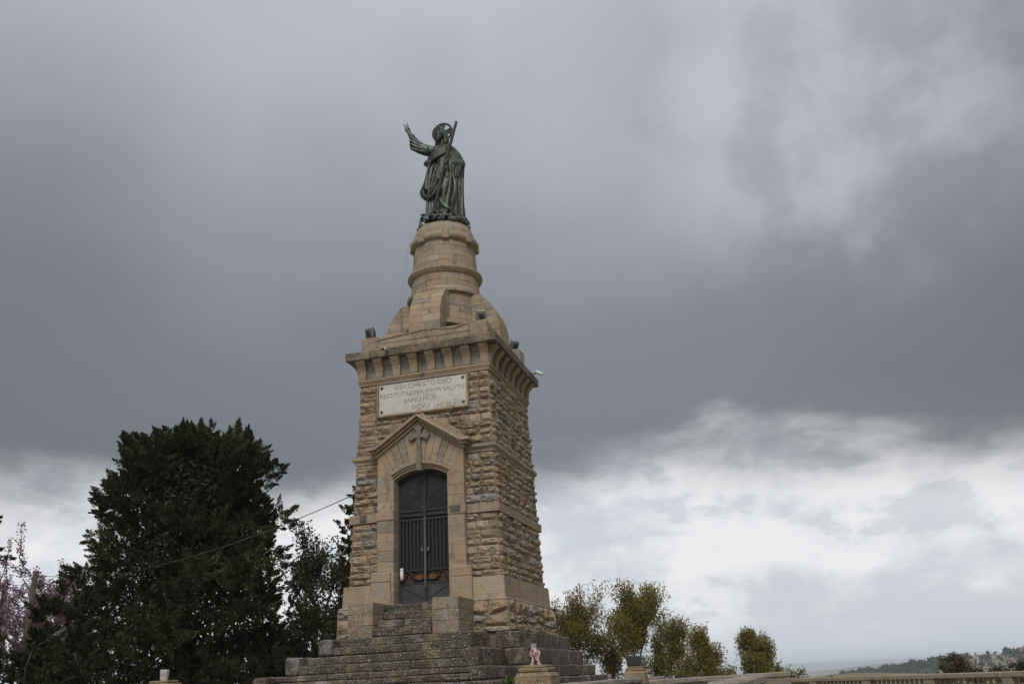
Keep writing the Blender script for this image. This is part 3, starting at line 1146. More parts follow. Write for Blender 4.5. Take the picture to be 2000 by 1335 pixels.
fr = MB()
for sx in (-1, 1):
    x0, x1 = sorted((sx * .585, sx * .642))
    fr.prism([(x0, .72), (x1, .72), (x1, arch_z(x1, -.005)), (x0, arch_z(x0, -.005))], GY - .01, GY + .05)
fr.build('gate_frame', M['iron'], gate)
xs = np.linspace(-.583, .583, 15)
poly = [(x, arch_z(x, -.006)) for x in xs] + [(x, arch_z(x, -.085)) for x in xs[::-1]]
MB().prism(poly, GY - .008, GY + .05).build('arched_rail', M['iron'], gate)
MB().box(-.034, .034, GY - .03, GY + .045, .73, arch_z(0, -.01)).build('centre_stile', M['iron'], gate)
MB().box(-.022, .022, GY - .042, GY - .031, 1.05, 2.55).build('worn_strap', M['ironlight'], gate)
for sx in (-1, 1):
    leaf = MB().box(min(sx * .036, sx * .583), max(sx * .036, sx * .583), GY + .038, GY + .05, .74, 2.52).build('gate_leaf', M['dark'], gate)
    up_ = [(sx * .038, 2.60), (sx * .582, 2.60), (sx * .582, arch_z(.58, -.09)), (sx * .31, arch_z(.31, -.09)), (sx * .038, arch_z(.04, -.09))]
    MB().prism(up_ if sx > 0 else up_[::-1], GY + .02, GY + .05).build('rayed_panel', M['iron'], gate)
    for z0, z1 in ((2.50, 2.545), (2.70, 2.735), (1.40, 1.43), (1.12, 1.16)):
        MB().box(min(sx * .036, sx * .583), max(sx * .036, sx * .583), GY - .012, GY + .036, z0, z1).build('cross_rail', M['iron'], gate)
    for k in range(6):
        x = sx * (.085 + k * .088)
        MB().box(x - .020, x + .020, GY - .004, GY + .026, 1.431, 2.499).build('gate_bar', M['ironbar'], gate)
    for k in range(13):                                  # rays of the sunburst
        a = R(7 + k * 6.6)
        r0, r1 = .17 + .05 * (k % 2), min(.56 / max(math.sin(a), .2), (.66 - .0 * k))
        c0 = np.array([0, 2.72])
        p0 = c0 + r0 * np.array([math.sin(a), math.cos(a)])
        p1 = c0 + r1 * np.array([math.sin(a), math.cos(a)])
        if p1[1] > arch_z(p1[0], -.1):
            p1 = p0 + (p1 - p0) * .82
        MB().tube([(sx * p0[0], GY + .016, p0[1]), (sx * p1[0], GY + .016, p1[1])], [.006, .014], 6).build('ray', M['ironbar'], gate)
    for k in range(3):                                   # leaf sprays
        pts = [(sx * (.08 + t * .42), GY + .014, 2.76 + .11 * k + .16 * math.sin(t * 2.4 + k)) for t in np.linspace(0, 1, 7)]
        MB().tube(pts, .011, 6).build('leaf_spray', M['iron'], gate)
    MB().box(min(sx * .037, sx * .582), max(sx * .037, sx * .582), GY + .0, GY + .034, .74, 1.118).build('kick_panel', M['panel'], gate)
    MB().tube([(sx * .06, GY - .004, .80), (sx * .3, GY - .008, .95), (sx * .56, GY - .004, 1.08)], .008, 6).build('panel_strap', M['iron'], gate)
    # rusty scroll: drop shape with a tail
    t = np.linspace(0, 2 * math.pi, 22)
    drop = [(sx * (.20 + .15 * math.cos(a)), 1.285 + .115 * math.sin(a) * abs(math.sin(a / 2)) ** 1.4) for a in t]
    MB().tube([(x, GY - .0, z) for x, z in drop], .013, 6, False).build('scroll', M['iron'], gate)
    MB().prism([(x, z) for x, z in (drop[:-1] if sx > 0 else drop[:-1][::-1])], GY + .016, GY + .024).build('scroll_plate', M['rust'], gate)
    pts = [(sx * (.30 + t_ * .27), GY, 1.285 + .09 * math.sin(t_ * 5.2)) for t_ in np.linspace(0, 1, 9)]
    MB().tube(pts, .013, 6).build('scroll_tail', M['iron'], gate)
    MB().box(min(sx * .30, sx * .578), max(sx * .30, sx * .578), GY + .026, GY + .034, 1.165, 1.395).build('rusty_plate', plain('dark_rusted_sheet', (.075, .035, .020), .85, 0, .5, 14, (.02, .017, .016)), gate)
    MB().cbox(sx * .075 - .028, sx * .075 + .028, GY - .045, GY - .006, 1.80, 1.90, .008).build('lock', M['ironlight'], gate)
mb = MB().lathe([(.0, 1.215), (.038, 1.22), (.042, 1.30), (.042, 1.40), (.034, 1.41), (.040, 1.415), (.040, 1.47), (0, 1.475)], 14, cx=-.53, cy=GY - .085)
vl = mb.build('votive_lantern', M['white'], None, True, origin=(-.53, GY - .085, 1.215))
tag(vl, 'small white votive lantern hung low on the dark gate', 'lantern')

# ---------- plaque
PLY = -1.765
plq = MB().cbox(-1.088, 1.088, PLY, -1.62, 5.005, 5.755, .006).build('plaque', M['marble'], mon)
plq['label'] = 'white marble plaque with four dark studs and Latin capitals'
for a in ((-1.14, 1.14, 4.955, 5.0), (-1.14, 1.14, 5.760, 5.806), (-1.14, -1.093, 5.0, 5.76), (1.093, 1.14, 5.0, 5.76)):
    MB().cbox(a[0], a[1], PLY - .025, -1.62, a[2] + .001, a[3] - .001, .008).build('plaque_frame', M['smooth'], plq)
for sx in (-1, 1):
    for z in (5.085, 5.675):
        MB().ball((sx * 1.015, PLY - .008, z), (.038, .022, .038), 12, 7).build('stud', M['bolt'], plq, True)


def text(body, x, z, size, wid, bar=None):
    cu = bpy.data.curves.new('inscription', 'FONT')
    cu.body = body
    cu.size = size
    cu.align_x = 'CENTER'
    cu.extrude = .002
    cu.offset = -.001
    tmp = bpy.data.objects.new('tmp', cu)
    col.objects.link(tmp)
    bpy.context.view_layer.update()
    dg = bpy.context.evaluated_depsgraph_get()
    me = bpy.data.meshes.new_from_object(tmp.evaluated_get(dg))
    bpy.data.objects.remove(tmp)
    me.materials.clear()
    me.materials.append(M['letter'])
    xs_ = [v.co.x for v in me.vertices]
    sc_ = wid / (max(xs_) - min(xs_))
    xm = (max(xs_) + min(xs_)) / 2
    for v in me.vertices:
        v.co = ((v.co.x - xm) * sc_ + x, PLY - .0025 - v.co.z, v.co.y + z)
    me.name = 'inscription'
    o = bpy.data.objects.new('inscription', me)
    col.objects.link(o)
    o.parent = plq
    if bar:
        MB().box(bar[0], bar[1], PLY - .004, PLY + .01, bar[2], bar[2] + .011).build('inscription_bar', M['letter'], plq)


DOT = '\u00b7'
text('IESV' + DOT + 'CHRISTO' + DOT + 'DEO', .02, 5.595, .165, 1.42)
text('RESTITVTAE' + DOT + 'PER' + DOT + 'IPSVM' + DOT + 'SALVTIS', .0, 5.41, .155, 2.10)
text('ANNO' + DOT + 'MCM', -.06, 5.235, .155, .80, (.02, .34, 5.365))
text('SICVLI', -.04, 5.06, .155, .44)
text('LEO PP XIII', .63, 5.035, .125, .66, (.76, .955, 5.15))

# ---------- stairs and stylobate
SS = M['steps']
stairs = MB().box(-2.0, 2.0, -2.0, 2.0, -1.0, -.004).build('stylobate', M['mortar'], mon)
TI = [(2.226, 0.0, 1.60, -3.47), (2.470, -.331, 1.965, -4.09), (2.715, -.664, 2.27, -4.72), (2.96, -.90, 2.6, -5.36)]
BOT = [-.331, -.664, -.90, -1.04]


def run_blocks(p0, p1, axis, fixed0, fixed1, z0, z1, lo=.8, hi=1.6, c=.024, jit=.009):
    for a, b in split_row(p0, p1, lo, hi):
        d = rnd.uniform(-.008, .008)
        if axis == 'x':
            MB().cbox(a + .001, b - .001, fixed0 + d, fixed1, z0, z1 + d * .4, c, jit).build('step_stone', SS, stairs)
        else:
            MB().cbox(fixed0, fixed1 + d, a + .001, b - .001, z0, z1 + d * .4, c, jit).build('step_stone', SS, stairs)


for (w, zt, fx, fy), zb in zip(TI, BOT):
    wy = w + AY
    zb_ = zb + .004
    # right and left flanks, rear, then front left and right of the stair flight
    run_blocks(-wy, wy, 'y', w - .50, w, zb_, zt)
    for a, b in split_row(-wy, wy, .7, 1.2):
        MB().cbox(-w, -w + .5, a + .004, b - .004, zb_, zt, .022, .006).build('step_stone', SS, stairs)
    run_blocks(-w + .5, w - .5, 'x', wy - .5, wy, zb_, zt, .8, 1.3)
    run_blocks(fx + .01, w - .505, 'x', -wy, -wy + .5, zb_, zt) if fx + .01 < w - .7 else None
    run_blocks(-w + .505, -fx - .01, 'x', -wy, -wy + .5, zb_, zt) if fx + .01 < w - .7 else None
    # cheek blocks at both ends of the flight, full double height
    cw = .30
    for sx in (-1, 1):
        x0, x1 = sorted((sx * (fx - cw), sx * fx))
        ys = [fy, fy + .62, -wy + .02 if fy + .62 < -wy else fy + .9]
        for a, b in zip(ys[:-1], ys[1:]):
            if b > a:
                MB().cbox(x0, x1, a + .003, b - .003, zb_, zt + rnd.uniform(-.004, .004), .03, .01).build('cheek_stone', SS, stairs)
    # two treads between the cheeks
    zm = (zt + zb) / 2
    run_blocks(-fx + cw + .003, fx - cw - .003, 'x', fy + .0, fy + .75, zb_, zm)
    run_blocks(-fx + cw + .003, fx - cw - .003, 'x', fy + .31, fy + .95, zm + .003, zt)
# fill under the flight so that no gap shows
MB().box(-1.25, 1.25, -3.1, -2.0, -1.0, -.02).build('flight_core', M['mortar'], stairs)
MB().box(-1.6, 1.6, -3.7, -2.1, -1.0, -.35).build('flight_core', M['mortar'], stairs)
# upper flight between two cheek walls up to the gate sill
for k in range(4):
    zt = .17 + k * .172
    y0 = -3.05 + k * .27
    run_blocks(-.632, .632, 'x', y0, y0 + .60 if k < 3 else -1.64, zt - .168, zt, .5, .8)
for sx in (-1, 1):
    x0, x1 = sorted((sx * .64, sx * 1.20))
    for z0, z1 in ((.003, .24), (.243, .46), (.463, .69)):
        cut = -2.55 + rnd.uniform(-.12, .12)
        cx_ = sorted((sx * .64, sx * (.64 + rnd.uniform(.2, .36)), sx * 1.20))
        for a, b in zip(cx_[:-1], cx_[1:]):
            MB().cbox(a + .0005, b - .0005, -2.985, cut - .002, z0 - .0015, z1 + .0015, .010, .004).build('cheek_wall_stone', M['cheek'], stairs)
            MB().cbox(a + .0005, b - .0005, cut + .002, -1.90, z0 - .0015, z1 + .0015, .010, .004).build('cheek_wall_stone', M['cheek'], stairs)


# ------------------------------------------------------------------ bronze statue
SZ = 11.0
sta = thing('bronze_statue', (0, 0, 10.466), 'dark bronze robed statue with raised hand, staff and halo', 'statue')


def ell(cx, cy, z, a, b, fold=0.0, nf=9, ph=0.0, n=56, asym=0.0):
    out = []
    for k in range(n):
        t = 2 * math.pi * k / n
        f = 1 + fold * (math.sin(nf * t + ph) + .5 * math.sin((nf * 2 + 1) * t + 1.7 * ph)) + asym * math.cos(t)
        out.append((cx + a * f * math.cos(t), cy + b * f * math.sin(t), z + SZ))
    return out


fig = MB()
# tunic and body
prof = [(-.18, .03, .0, .46, .38, .05), (.0, .02, .0, .44, .37, .055), (.25, .0, .0, .42, .35, .055), (.5, -.01, .0, .42, .34, .05), (.8, -.01, .0, .425, .33, .045),
        (1.1, .0, .0, .42, .31, .04), (1.35, .03, .01, .41, .29, .035), (1.55, .04, .01, .385, .27, .03), (1.75, .03, .0, .37, .255, .02), (1.92, .03, .0, .375, .25, .015),
        (2.05, .03, .01, .36, .235, .01), (2.15, .02, .02, .30, .20, 0), (2.22, .01, .02, .20, .16, 0), (2.28, .0, .01, .115, .125, 0), (2.40, -.01, -.02, .10, .11, 0)]
fig.loft([ell(cx, cy, z, a, b, f, 8, z * 1.3) for z, cx, cy, a, b, f in prof])
# mantle hanging from the left shoulder down the back and side
prof = [(-.30, .28, .12, .29, .34, .10), (.0, .27, .10, .28, .34, .10), (.4, .26, .09, .28, .33, .09), (.8, .27, .08, .29, .31, .08), (1.15, .29, .06, .30, .29, .05),
        (1.45, .32, .03, .31, .27, .04), (1.65, .31, .02, .28, .25, .035), (1.85, .25, .03, .24, .23, .025), (2.0, .19, .04, .19, .19, .02), (2.11, .13, .05, .14, .15, .01)]
fig.loft([ell(cx, cy, z, a, b, f, 6, .8 + 1.6 * z) for z, cx, cy, a, b, f in prof])
# flap of the mantle blowing out at the right hip
prof = [(.58, -.46, -.02, .07, .16), (.70, -.54, -.02, .11, .17), (.82, -.56, -.02, .11, .17), (1.0, -.45, -.02, .12, .2), (1.2, -.36, -.02, .14, .22), (1.5, -.27, -.03, .14, .2)]
fig.loft([ell(cx, cy, z, a, b, .03, 5, z, 28) for z, cx, cy, a, b in prof])


def fold(pts, rad, n=8):
    # smooth the polyline a little
    pts = np.array(pts, float)
    t = np.linspace(0, len(pts) - 1, 14)
    sm = np.stack([np.interp(t, range(len(pts)), pts[:, k]) for k in range(3)], 1)
    for _ in range(2):
        sm[1:-1] = (sm[:-2] + 2 * sm[1:-1] + sm[2:]) / 4
    sm[:, 2] += SZ
    rr = np.interp(t, np.linspace(0, len(pts) - 1, len(rad)), rad) if hasattr(rad, '__len__') else [rad] * 14
    fig.tube(sm, list(rr), n)


# sash of the mantle across the chest and the bunched cloth at the right side
for k in range(4):
    o_ = k * .055
    fold([(.30, -.12, 2.10 - o_), (.12, -.27, 1.98 - o_), (-.12, -.31, 1.84 - o_), (-.34, -.22, 1.74 - o_ * .6), (-.42, -.02, 1.71 - o_ * .5)], [.04, .045, .05, .06, .05])
fig.ball((-.38, -.14, SZ + 1.66), (.13, .13, .09))
fig.ball((-.30, -.2, SZ + 1.62), (.13, .12, .09))
# folds that fall from the held hand to the right foot and hem: long swags of uneven weight
rf = random.Random(3)
for (x0, z0, x1, z1, w) in ((.16, 1.34, -.34, .48, .05), (.20, 1.28, -.20, .46, .035), (.24, 1.22, -.02, .42, .06), (.30, 1.18, .10, .10, .045), (.34, 1.16, .22, -.10, .065), (.40, 1.1, .34, -.12, .04)):
    xm = (x0 + x1) / 2 + rf.uniform(-.04, .07)
    fold([(x0, -.29, z0), (xm + .05, -.35 - rf.uniform(0, .03), z0 + (z1 - z0) * .45), (xm - .04, -.38, z0 + (z1 - z0) * .75), (x1, -.36, z1)], [w * .6, w, w * 1.15, w * .9])
for k in range(4):
    x = .34 + .075 * k + rf.uniform(-.02, .02)
    w = rf.uniform(.035, .065)
    fold([(x, -.20 + .07 * k, 1.30), (x + rf.uniform(-.03, .04), -.23 + .07 * k, .85), (x + rf.uniform(-.06, .03), -.25 + .08 * k, .35), (x - .02, -.26 + .08 * k, -.2)], [w * .6, w, w, w * 1.2])
for (x0, z0, x1, z1, w) in ((-.30, 1.56, -.38, .72, .04), (-.20, 1.50, -.30, .6, .055), (-.06, 1.48, -.22, .75, .035), (.04, 1.42, -.12, .80, .045)):
    fold([(x0, -.27, z0), ((x0 + x1) / 2 - .02, -.33, (z0 + z1) / 2), (x1, -.34, z1)], [w * .6, w, w * .7])
# curved hem swag in front of the left leg
fold([(.02, -.40, .36), (.12, -.42, .12), (.26, -.40, -.02), (.42, -.30, -.08)], [.04, .055, .055, .04])
fold([(.46, -.22, 1.20), (.30, -.34, 1.02), (.12, -.37, .96), (-.06, -.36, 1.0)], [.03, .045, .04, .03])
# raised upper hem over the right shin and lower tunic
fold([(-.42, -.18, .46), (-.28, -.37, .42), (-.10, -.42, .52), (.06, -.40, .74)], [.04, .045, .04])
for k in range(4):
    x = -.36 + .075 * k
    fold([(x, -.26, .5), (x - .01, -.30, .2), (x - .02, -.32, -.08)], [.03, .038, .045])
# right arm, raised, with bell sleeve
fold([(-.24, .0, 2.10), (-.42, -.06, 2.18), (-.62, -.12, 2.28), (-.78, -.16, 2.46), (-.86, -.19, 2.66)], [.14, .13, .12, .11, .085], 14)
prof_s = [((-.36, -.05, 2.11), .16, .16), ((-.52, -.10, 2.18), .175, .15), ((-.68, -.14, 2.29), .205, .145), ((-.80, -.17, 2.42), .245, .14), ((-.86, -.18, 2.46), .255, .14)]
rings = []
for (x, y, z), a, b in prof_s:
    ring = []
    for k in range(24):
        t = 2 * math.pi * k / 24
        ring.append((x + .35 * a * math.cos(t) * .3, y + b * math.sin(t), z + a * math.cos(t) + SZ))
    rings.append(ring)
fig.loft(rings)
for k in range(4):
    fold([(-.40 - .02 * k, -.18, 2.25 - .07 * k), (-.62, -.26, 2.34 - .09 * k), (-.83, -.31, 2.54 - .12 * k)], [.02, .03, .03])
# right hand: palm, two raised fingers, thumb, two folded fingers
hx, hy, hz = -.935, -.21, 2.82
fold([(-.84, -.18, 2.58), (-.90, -.20, 2.71), (hx, hy, hz)], [.07, .062, .065], 10)
fig.ball((hx - .005, hy, hz + SZ + .02), (.07, .05, .085))
fold([(hx + .01, hy, hz + .05), (hx - .015, hy - .01, hz + .16), (hx - .04, hy - .01, hz + .27)], [.029, .026, .022], 8)
fold([(hx - .03, hy, hz + .05), (hx - .085, hy - .01, hz + .15), (hx - .13, hy - .01, hz + .24)], [.029, .026, .022], 8)
fold([(hx - .055, hy - .01, hz + .03), (hx - .09, hy - .05, hz + .07), (hx - .06, hy - .075, hz + .03)], [.022, .02, .018], 8)
fold([(hx - .06, hy - .01, hz - .01), (hx - .09, hy - .045, hz + .02), (hx - .06, hy - .07, hz - .015)], [.02, .018, .016], 8)
fold([(hx + .045, hy, hz), (hx + .05, hy - .05, hz + .05), (hx + .01, hy - .075, hz + .07)], [.024, .02, .018], 8)
# left arm: upper arm down, forearm forward, draped; hand closed round the staff
fold([(.28, .02, 2.04), (.41, .02, 1.82), (.53, .0, 1.50)], [.12, .13, .14], 14)
fold([(.55, .0, 1.50), (.44, -.2, 1.42), (.30, -.34, 1.40)], [.16, .15, .10], 14)
for k in range(4):
    fold([(.55 - .06 * k, -.10 - .07 * k, 1.58), (.56 - .07 * k, -.18 - .07 * k, 1.32), (.50 - .05 * k, -.16 - .05 * k, 1.02)], [.03, .045, .03])
lx, ly, lz = .245, -.40, 1.40
fig.ball((lx, ly, lz + SZ), (.062, .06, .06))
for k in range(4):
    z = lz + .045 - .03 * k
    fold([(lx + .045, ly - .03, z + .01), (lx + .01, ly - .075, z), (lx - .055, ly - .07, z - .008), (lx - .075, ly - .02, z - .01)], [.02, .02, .018, .015], 8)
fold([(lx + .02, ly, lz + .05), (lx - .03, ly - .055, lz + .085), (lx - .07, ly - .04, lz + .075)], [.022, .02, .017], 8)
# head: skull, face, nose, brow, beard, hair; turned to the raised hand
hc = Vector((-.02, -.06, 2.565 + SZ))
HS = 1.13
turn = Matrix.Rotation(R(-16), 4, 'Z')


def hp(x, y, z):
    v = (turn @ Vector((x, y, z))) * HS
    return (hc.x + v.x, hc.y + v.y, hc.z + v.z)


def hball(c, r_):
    fig.ball(hp(*c), tuple(q * HS for q in r_), 14, 9)


hball((0, .02, .05), (.135, .155, .145))
hball((0, -.05, -.03), (.105, .12, .15))
hball((0, -.10, -.13), (.072, .065, .085))
fig.tube([hp(0, -.155, .05), hp(0, -.185, -.015), hp(0, -.165, -.035)], [.016, .027, .022], 8)
fig.tube([hp(-.08, -.135, .062), hp(-.03, -.165, .06), hp(.03, -.165, .06), hp(.08, -.135, .062)], [.016, .02, .02, .016], 8)
for sx in (-1, 1):
    hball((sx * .045, -.142, .03), (.022, .016, .013))
    hball((sx * .06, -.125, -.03), (.035, .03, .03))
    fig.tube([hp(sx * .02, -.125, .17), hp(sx * .11, -.06, .10), hp(sx * .14, -.01, -.03), hp(sx * .13, .01, -.17), hp(sx * .15, -.02, -.29)], [.04, .05, .05, .05, .035], 10)
    fig.tube([hp(sx * .06, .08, .1), hp(sx * .11, .1, -.1), hp(sx * .10, .10, -.30)], [.07, .08, .06], 10)
    fig.tube([hp(sx * .01, -.172, -.062), hp(sx * .045, -.155, -.082)], [.012, .009], 6)
fig.tube([hp(-.03, -.158, -.085), hp(.03, -.158, -.085)], .013, 6)
fig.tube([hp(-.02, -.14, -.15), hp(-.01, -.13, -.24)], [.05, .02], 8)
fig.tube([hp(.02, -.14, -.15), hp(.02, -.13, -.235)], [.05, .02], 8)
hball((0, .02, .13), (.12, .135, .07))
# feet with sandals
for fx_, fy_, a in ((-.40, -.37, -14), (-.06, -.46, 8)):
    d = Vector((math.sin(R(a)), -math.cos(R(a)), 0))
    p = Vector((fx_, fy_, -.13 + SZ))
    fig.tube([p - d * .18 + Vector((0, 0, .05)), p - d * .04 + Vector((0, 0, .03)), p + d * .10, p + d * .16], [.06, .055, .05, .03], 10)
    for k in range(5):
        sd_ = Vector((-d.y, d.x, 0)) * (-.04 + .02 * k)
        fig.tube([p + d * .12 + sd_, p + d * (.185 - .008 * k) + sd_ - Vector((0, 0, .008))], [.014, .012], 6)
me = fig.mesh('figure', M['bronze'], True)
tmp = bpy.data.objects.new('tmpfig', me)
col.objects.link(tmp)
md = tmp.modifiers.new('r', 'REMESH')
md.mode = 'VOXEL'
md.voxel_size = 0.0125
md.use_smooth_shade = True
m2 = tmp.modifiers.new('s', 'SMOOTH')
m2.factor = 0.5
m2.iterations = 2
bpy.context.view_layer.update()
dg = bpy.context.evaluated_depsgraph_get()
me2 = bpy.data.meshes.new_from_object(tmp.evaluated_get(dg))
bpy.data.objects.remove(tmp)
me2.name = 'figure'
me2.materials.clear()
me2.materials.append(M['bronze'])
fo = bpy.data.objects.new('figure', me2)
col.objects.link(fo)
put_under(fo, sta)
# halo: ring with a flared cross inside
hl = MB()
HC = Vector((-.035, .13, 2.775 + SZ))
n = 40
for r0, r1 in ((.255, .315),):
    vs = []
    for y in (-.012, .012):
        for rr in (r0, r1):
            vs += [(HC.x + rr * math.cos(2 * math.pi * k / n), HC.y + y, HC.z + rr * math.sin(2 * math.pi * k / n)) for k in range(n)]
    fs = []
    for k in range(n):
        j = (k + 1) % n
        fs += [(k, n + k, n + j, j), (2 * n + k, 2 * n + j, 3 * n + j, 3 * n + k), (k, j, 2 * n + j, 2 * n + k), (n + k, 3 * n + k, 3 * n + j, n + j)]
    hl.add(vs, fs)
for ang in (0, 90, 180):
    a = R(ang)
    pl = [(-.045, .08), (.045, .08), (.105, .24), (.07, .262), (.0, .268), (-.07, .262), (-.105, .24)]
    ca, sa = math.cos(a - math.pi / 2), math.sin(a - math.pi / 2)
    hl.prism([(HC.x + x * ca - z * sa, HC.z + x * sa + z * ca) for x, z in pl], HC.y - .01, HC.y + .01)
hl.tube([(HC.x, HC.y, HC.z - .0), (HC.x, HC.y - .10, HC.z - .02)], .03, 8)
M['blackbronze'] = plain('blackened_bronze', (.024, .026, .024), .75, .0, .3, 12, (.05, .052, .046))
hl.build('halo', M['blackbronze'], sta)
st_ = [(.53, -.27, 2.74 + SZ), (.40, -.36, 2.1 + SZ), (lx - .02, ly - .045, lz + SZ), (.09, -.49, .70 + SZ), (-.08, -.53, -.05 + SZ), (-.10, -.535, -.14 + SZ)]
MB().tube(st_, [.040, .042, .040, .042, .040, .040], 10).build('staff', M['blackbronze'], sta, True)
# swirling cloud that carries the figure
cl = MB()
cl.lathe([(.72, 10.468), (.74, 10.56), (.66, 10.72), (.55, 10.84), (.46, 10.93), (.0, 10.95)], 40)
rc = random.Random(5)
for k in range(46):
    a = rc.uniform(0, 2 * math.pi)
    z = rc.uniform(10.52, 10.88)
    rr = np.interp(z, [10.5, 10.9], [.68, .46])
    s_ = rc.uniform(.07, .14)
    cl.ball((rr * math.cos(a), rr * math.sin(a), z), (s_, s_, s_ * .8), 12, 8)
for k in range(22):
    a = 2 * math.pi * k / 22 + rc.uniform(-.1, .1)
    zc = rc.uniform(10.56, 10.80)
    rr = np.interp(zc, [10.5, 10.9], [.74, .54]) + .03
    r0 = rc.uniform(.07, .13)
    sg = rc.choice((-1, 1))
    pts = []
    for t in np.linspace(0, 4.2, 14):
        q = r0 * (1.25 - t / 4.6)
        aa = a + sg * q * math.cos(t) / rr
        pts.append((rr * math.cos(aa), rr * math.sin(aa), zc + q * math.sin(t) * .9))
    cl.tube(pts, .026, 7)
cme = cl.mesh('cloud_base', M['bronze'], True)
tmp = bpy.data.objects.new('tmpc', cme)
col.objects.link(tmp)
md = tmp.modifiers.new('r', 'REMESH')
md.mode = 'VOXEL'
md.voxel_size = 0.016
md.use_smooth_shade = True
bpy.context.view_layer.update()
dg = bpy.context.evaluated_depsgraph_get()
cme2 = bpy.data.meshes.new_from_object(tmp.evaluated_get(dg))
bpy.data.objects.remove(tmp)
cme2.name = 'cloud_base'
cme2.materials.clear()
cme2.materials.append(M['bronze'])
cob = bpy.data.objects.new('cloud_base', cme2)
col.objects.link(cob)
put_under(cob, sta)


# ------------------------------------------------------------------ fittings on the monument
def floodlight(loc, az, tiltdeg, label):
    t = thing('floodlight', loc, label, 'floodlight', 'floodlights on the parapet')
    rot = Matrix.Translation(loc) @ Matrix.Rotation(R(az), 4, 'Z')
    rt2 = rot @ Matrix.Translation((0, 0, .17)) @ Matrix.Rotation(R(tiltdeg), 4, 'X')

    def put(mb, name, mat, m_):
        mb.v = [tuple(m_ @ Vector(p)) for p in mb.v]
        mb.build(name, mat, t)
    put(MB().cbox(-.115, .115, -.075, .075, -.13, .15, .03), 'housing', M['housing'], rt2)
    put(MB().box(-.095, .095, -.081, -.0755, -.10, .12), 'glass', M['lens'], rt2)
    put(MB().cbox(-.06, .06, .0755, .13, -.06, .08, .02), 'gear_box', M['housing_dark'], rt2)
    for sx in (-1, 1):
        put(MB().box(min(sx * .118, sx * .13), max(sx * .118, sx * .13), -.02, .02, .0, .20), 'yoke', M['housing_dark'], rot)
    put(MB().box(-.13, .13, -.03, .03, .0, .012), 'yoke_base', M['housing_dark'], rot)


floodlight((-1.45, -1.50, 7.068), 165, -25, 'grey floodlight on the parapet corner above the R of the plaque')
floodlight((1.42, -1.45, 7.088), 200, -25, 'grey floodlight on the parapet corner between the two cameras')
floodlight((1.40, 1.46, 7.338), 230, -35, 'grey floodlight on the raised far corner block of the parapet')


def cctv(base, d, label):
    d = Vector(d).normalized()
    b = Vector(base)
    t = thing('security_camera', base, label, 'camera', 'security cameras on the cornice')
    side = Vector((-d.y, d.x, 0))
    MB().tube([b, b + d * .14 + Vector((0, 0, .02))], .02, 8).build('arm', M['housing_dark'], t)
    c = b + d * .14 + Vector((0, 0, .03))
    dd = (d * .9 + side * .3 + Vector((0, 0, -.35))).normalized()
    MB().tube([c - dd * .06, c + dd * .12], .042, 12).build('body', M['white'], t, False)
    MB().tube([c + dd * .1201, c + dd * .132], .036, 12).build('lens', M['lens'], t)
    MB().tube([c - dd * .05 + Vector((0, 0, .046)), c + dd * .15 + Vector((0, 0, .046))], .012, 6).build('sun_shield', M['white'], t)


cctv((-.78, -1.955, 6.50), (-.2, -1, 0), 'white security camera on the cornice slab above the white plaque')
cctv((1.897, 1.35, 6.60), (1, .2, 0), 'white security camera jutting from the side of the cornice on an arm')
# cable looped along the parapet, lightning conductor, overhead wire
pts = [(-1.3, -1.665, 6.94), (-.7, -1.67, 7.0), (0, -1.668, 7.045), (.4, -1.668, 7.03), (.75, -1.668, 6.98), (1.1, -1.668, 7.03), (1.35, -1.66, 7.09)]
cbl = MB().tube(pts, .010, 6).build('parapet_cable', M['cable'], None, True, origin=pts[0])
tag(cbl, 'pale cable sagging along the parapet towards the corner floodlight', 'cable')
pts = [(-.70, -.32, 10.43), (-.86, -.45, 10.0), (-.98, -.48, 9.0), (-1.06, -.5, 8.4), (-1.30, -.75, 7.2), (-1.32, -.85, 6.65)]
o = MB().tube(pts, .0018, 5).build('lightning_conductor', M['wire'], None, True, origin=pts[-1])
tag(o, 'thin lightning conductor wire running down beside the round column', 'wire')

# ------------------------------------------------------------------ low walls and posts around the terrace
def low_wall(name, p0, p1, thick, zt, zb, label):
    p0, p1 = np.array(p0, float), np.array(p1, float)
    L = np.linalg.norm(p1 - p0)
    d = (p1 - p0) / L
    nrm = np.array([-d[1], d[0]])
    t = thing(name, (p0[0], p0[1], zb), label, 'wall', 'low walls round the terrace')
    for a, b in split_row(0, L, .8, 1.4):
        for z0, z1, th, nm in ((zb, zt - .10, thick, 'wall_stone'), (zt - .097, zt, thick + .05, 'coping_stone')):
            mb = MB().cbox(a + .004, b - .004, -th / 2, th / 2, z0, z1 + rnd.uniform(-.006, .006), .02, .006)
            mb.v = [(p0[0] + d[0] * x + nrm[0] * y, p0[1] + d[1] * x + nrm[1] * y, z) for x, y, z in mb.v]
            mb.build(nm, M['kerb'], t)


low_wall('low_wall', (4.28, -8.35), (4.25, -.85), .26, -1.0, GZ + .02, 'low grey stone wall between the two ochre posts beside the monument')
low_wall('low_wall', (4.25, -.25), (4.25, 2.7), .26, -1.01, GZ + .02, 'low grey stone wall behind the ochre post that carries the boxy lamp')
low_wall('low_wall', (5.0, -3.4), (7.2, 1.0), .24, -1.035, GZ + .02, 'low grey wall in front of the eucalyptus trees, lichen on its coping')
low_wall('low_wall', (6.92, -14.2), (6.95, -8.4), .15, -1.0, GZ + .02, 'low grey wall whose end stands before the balustrade')


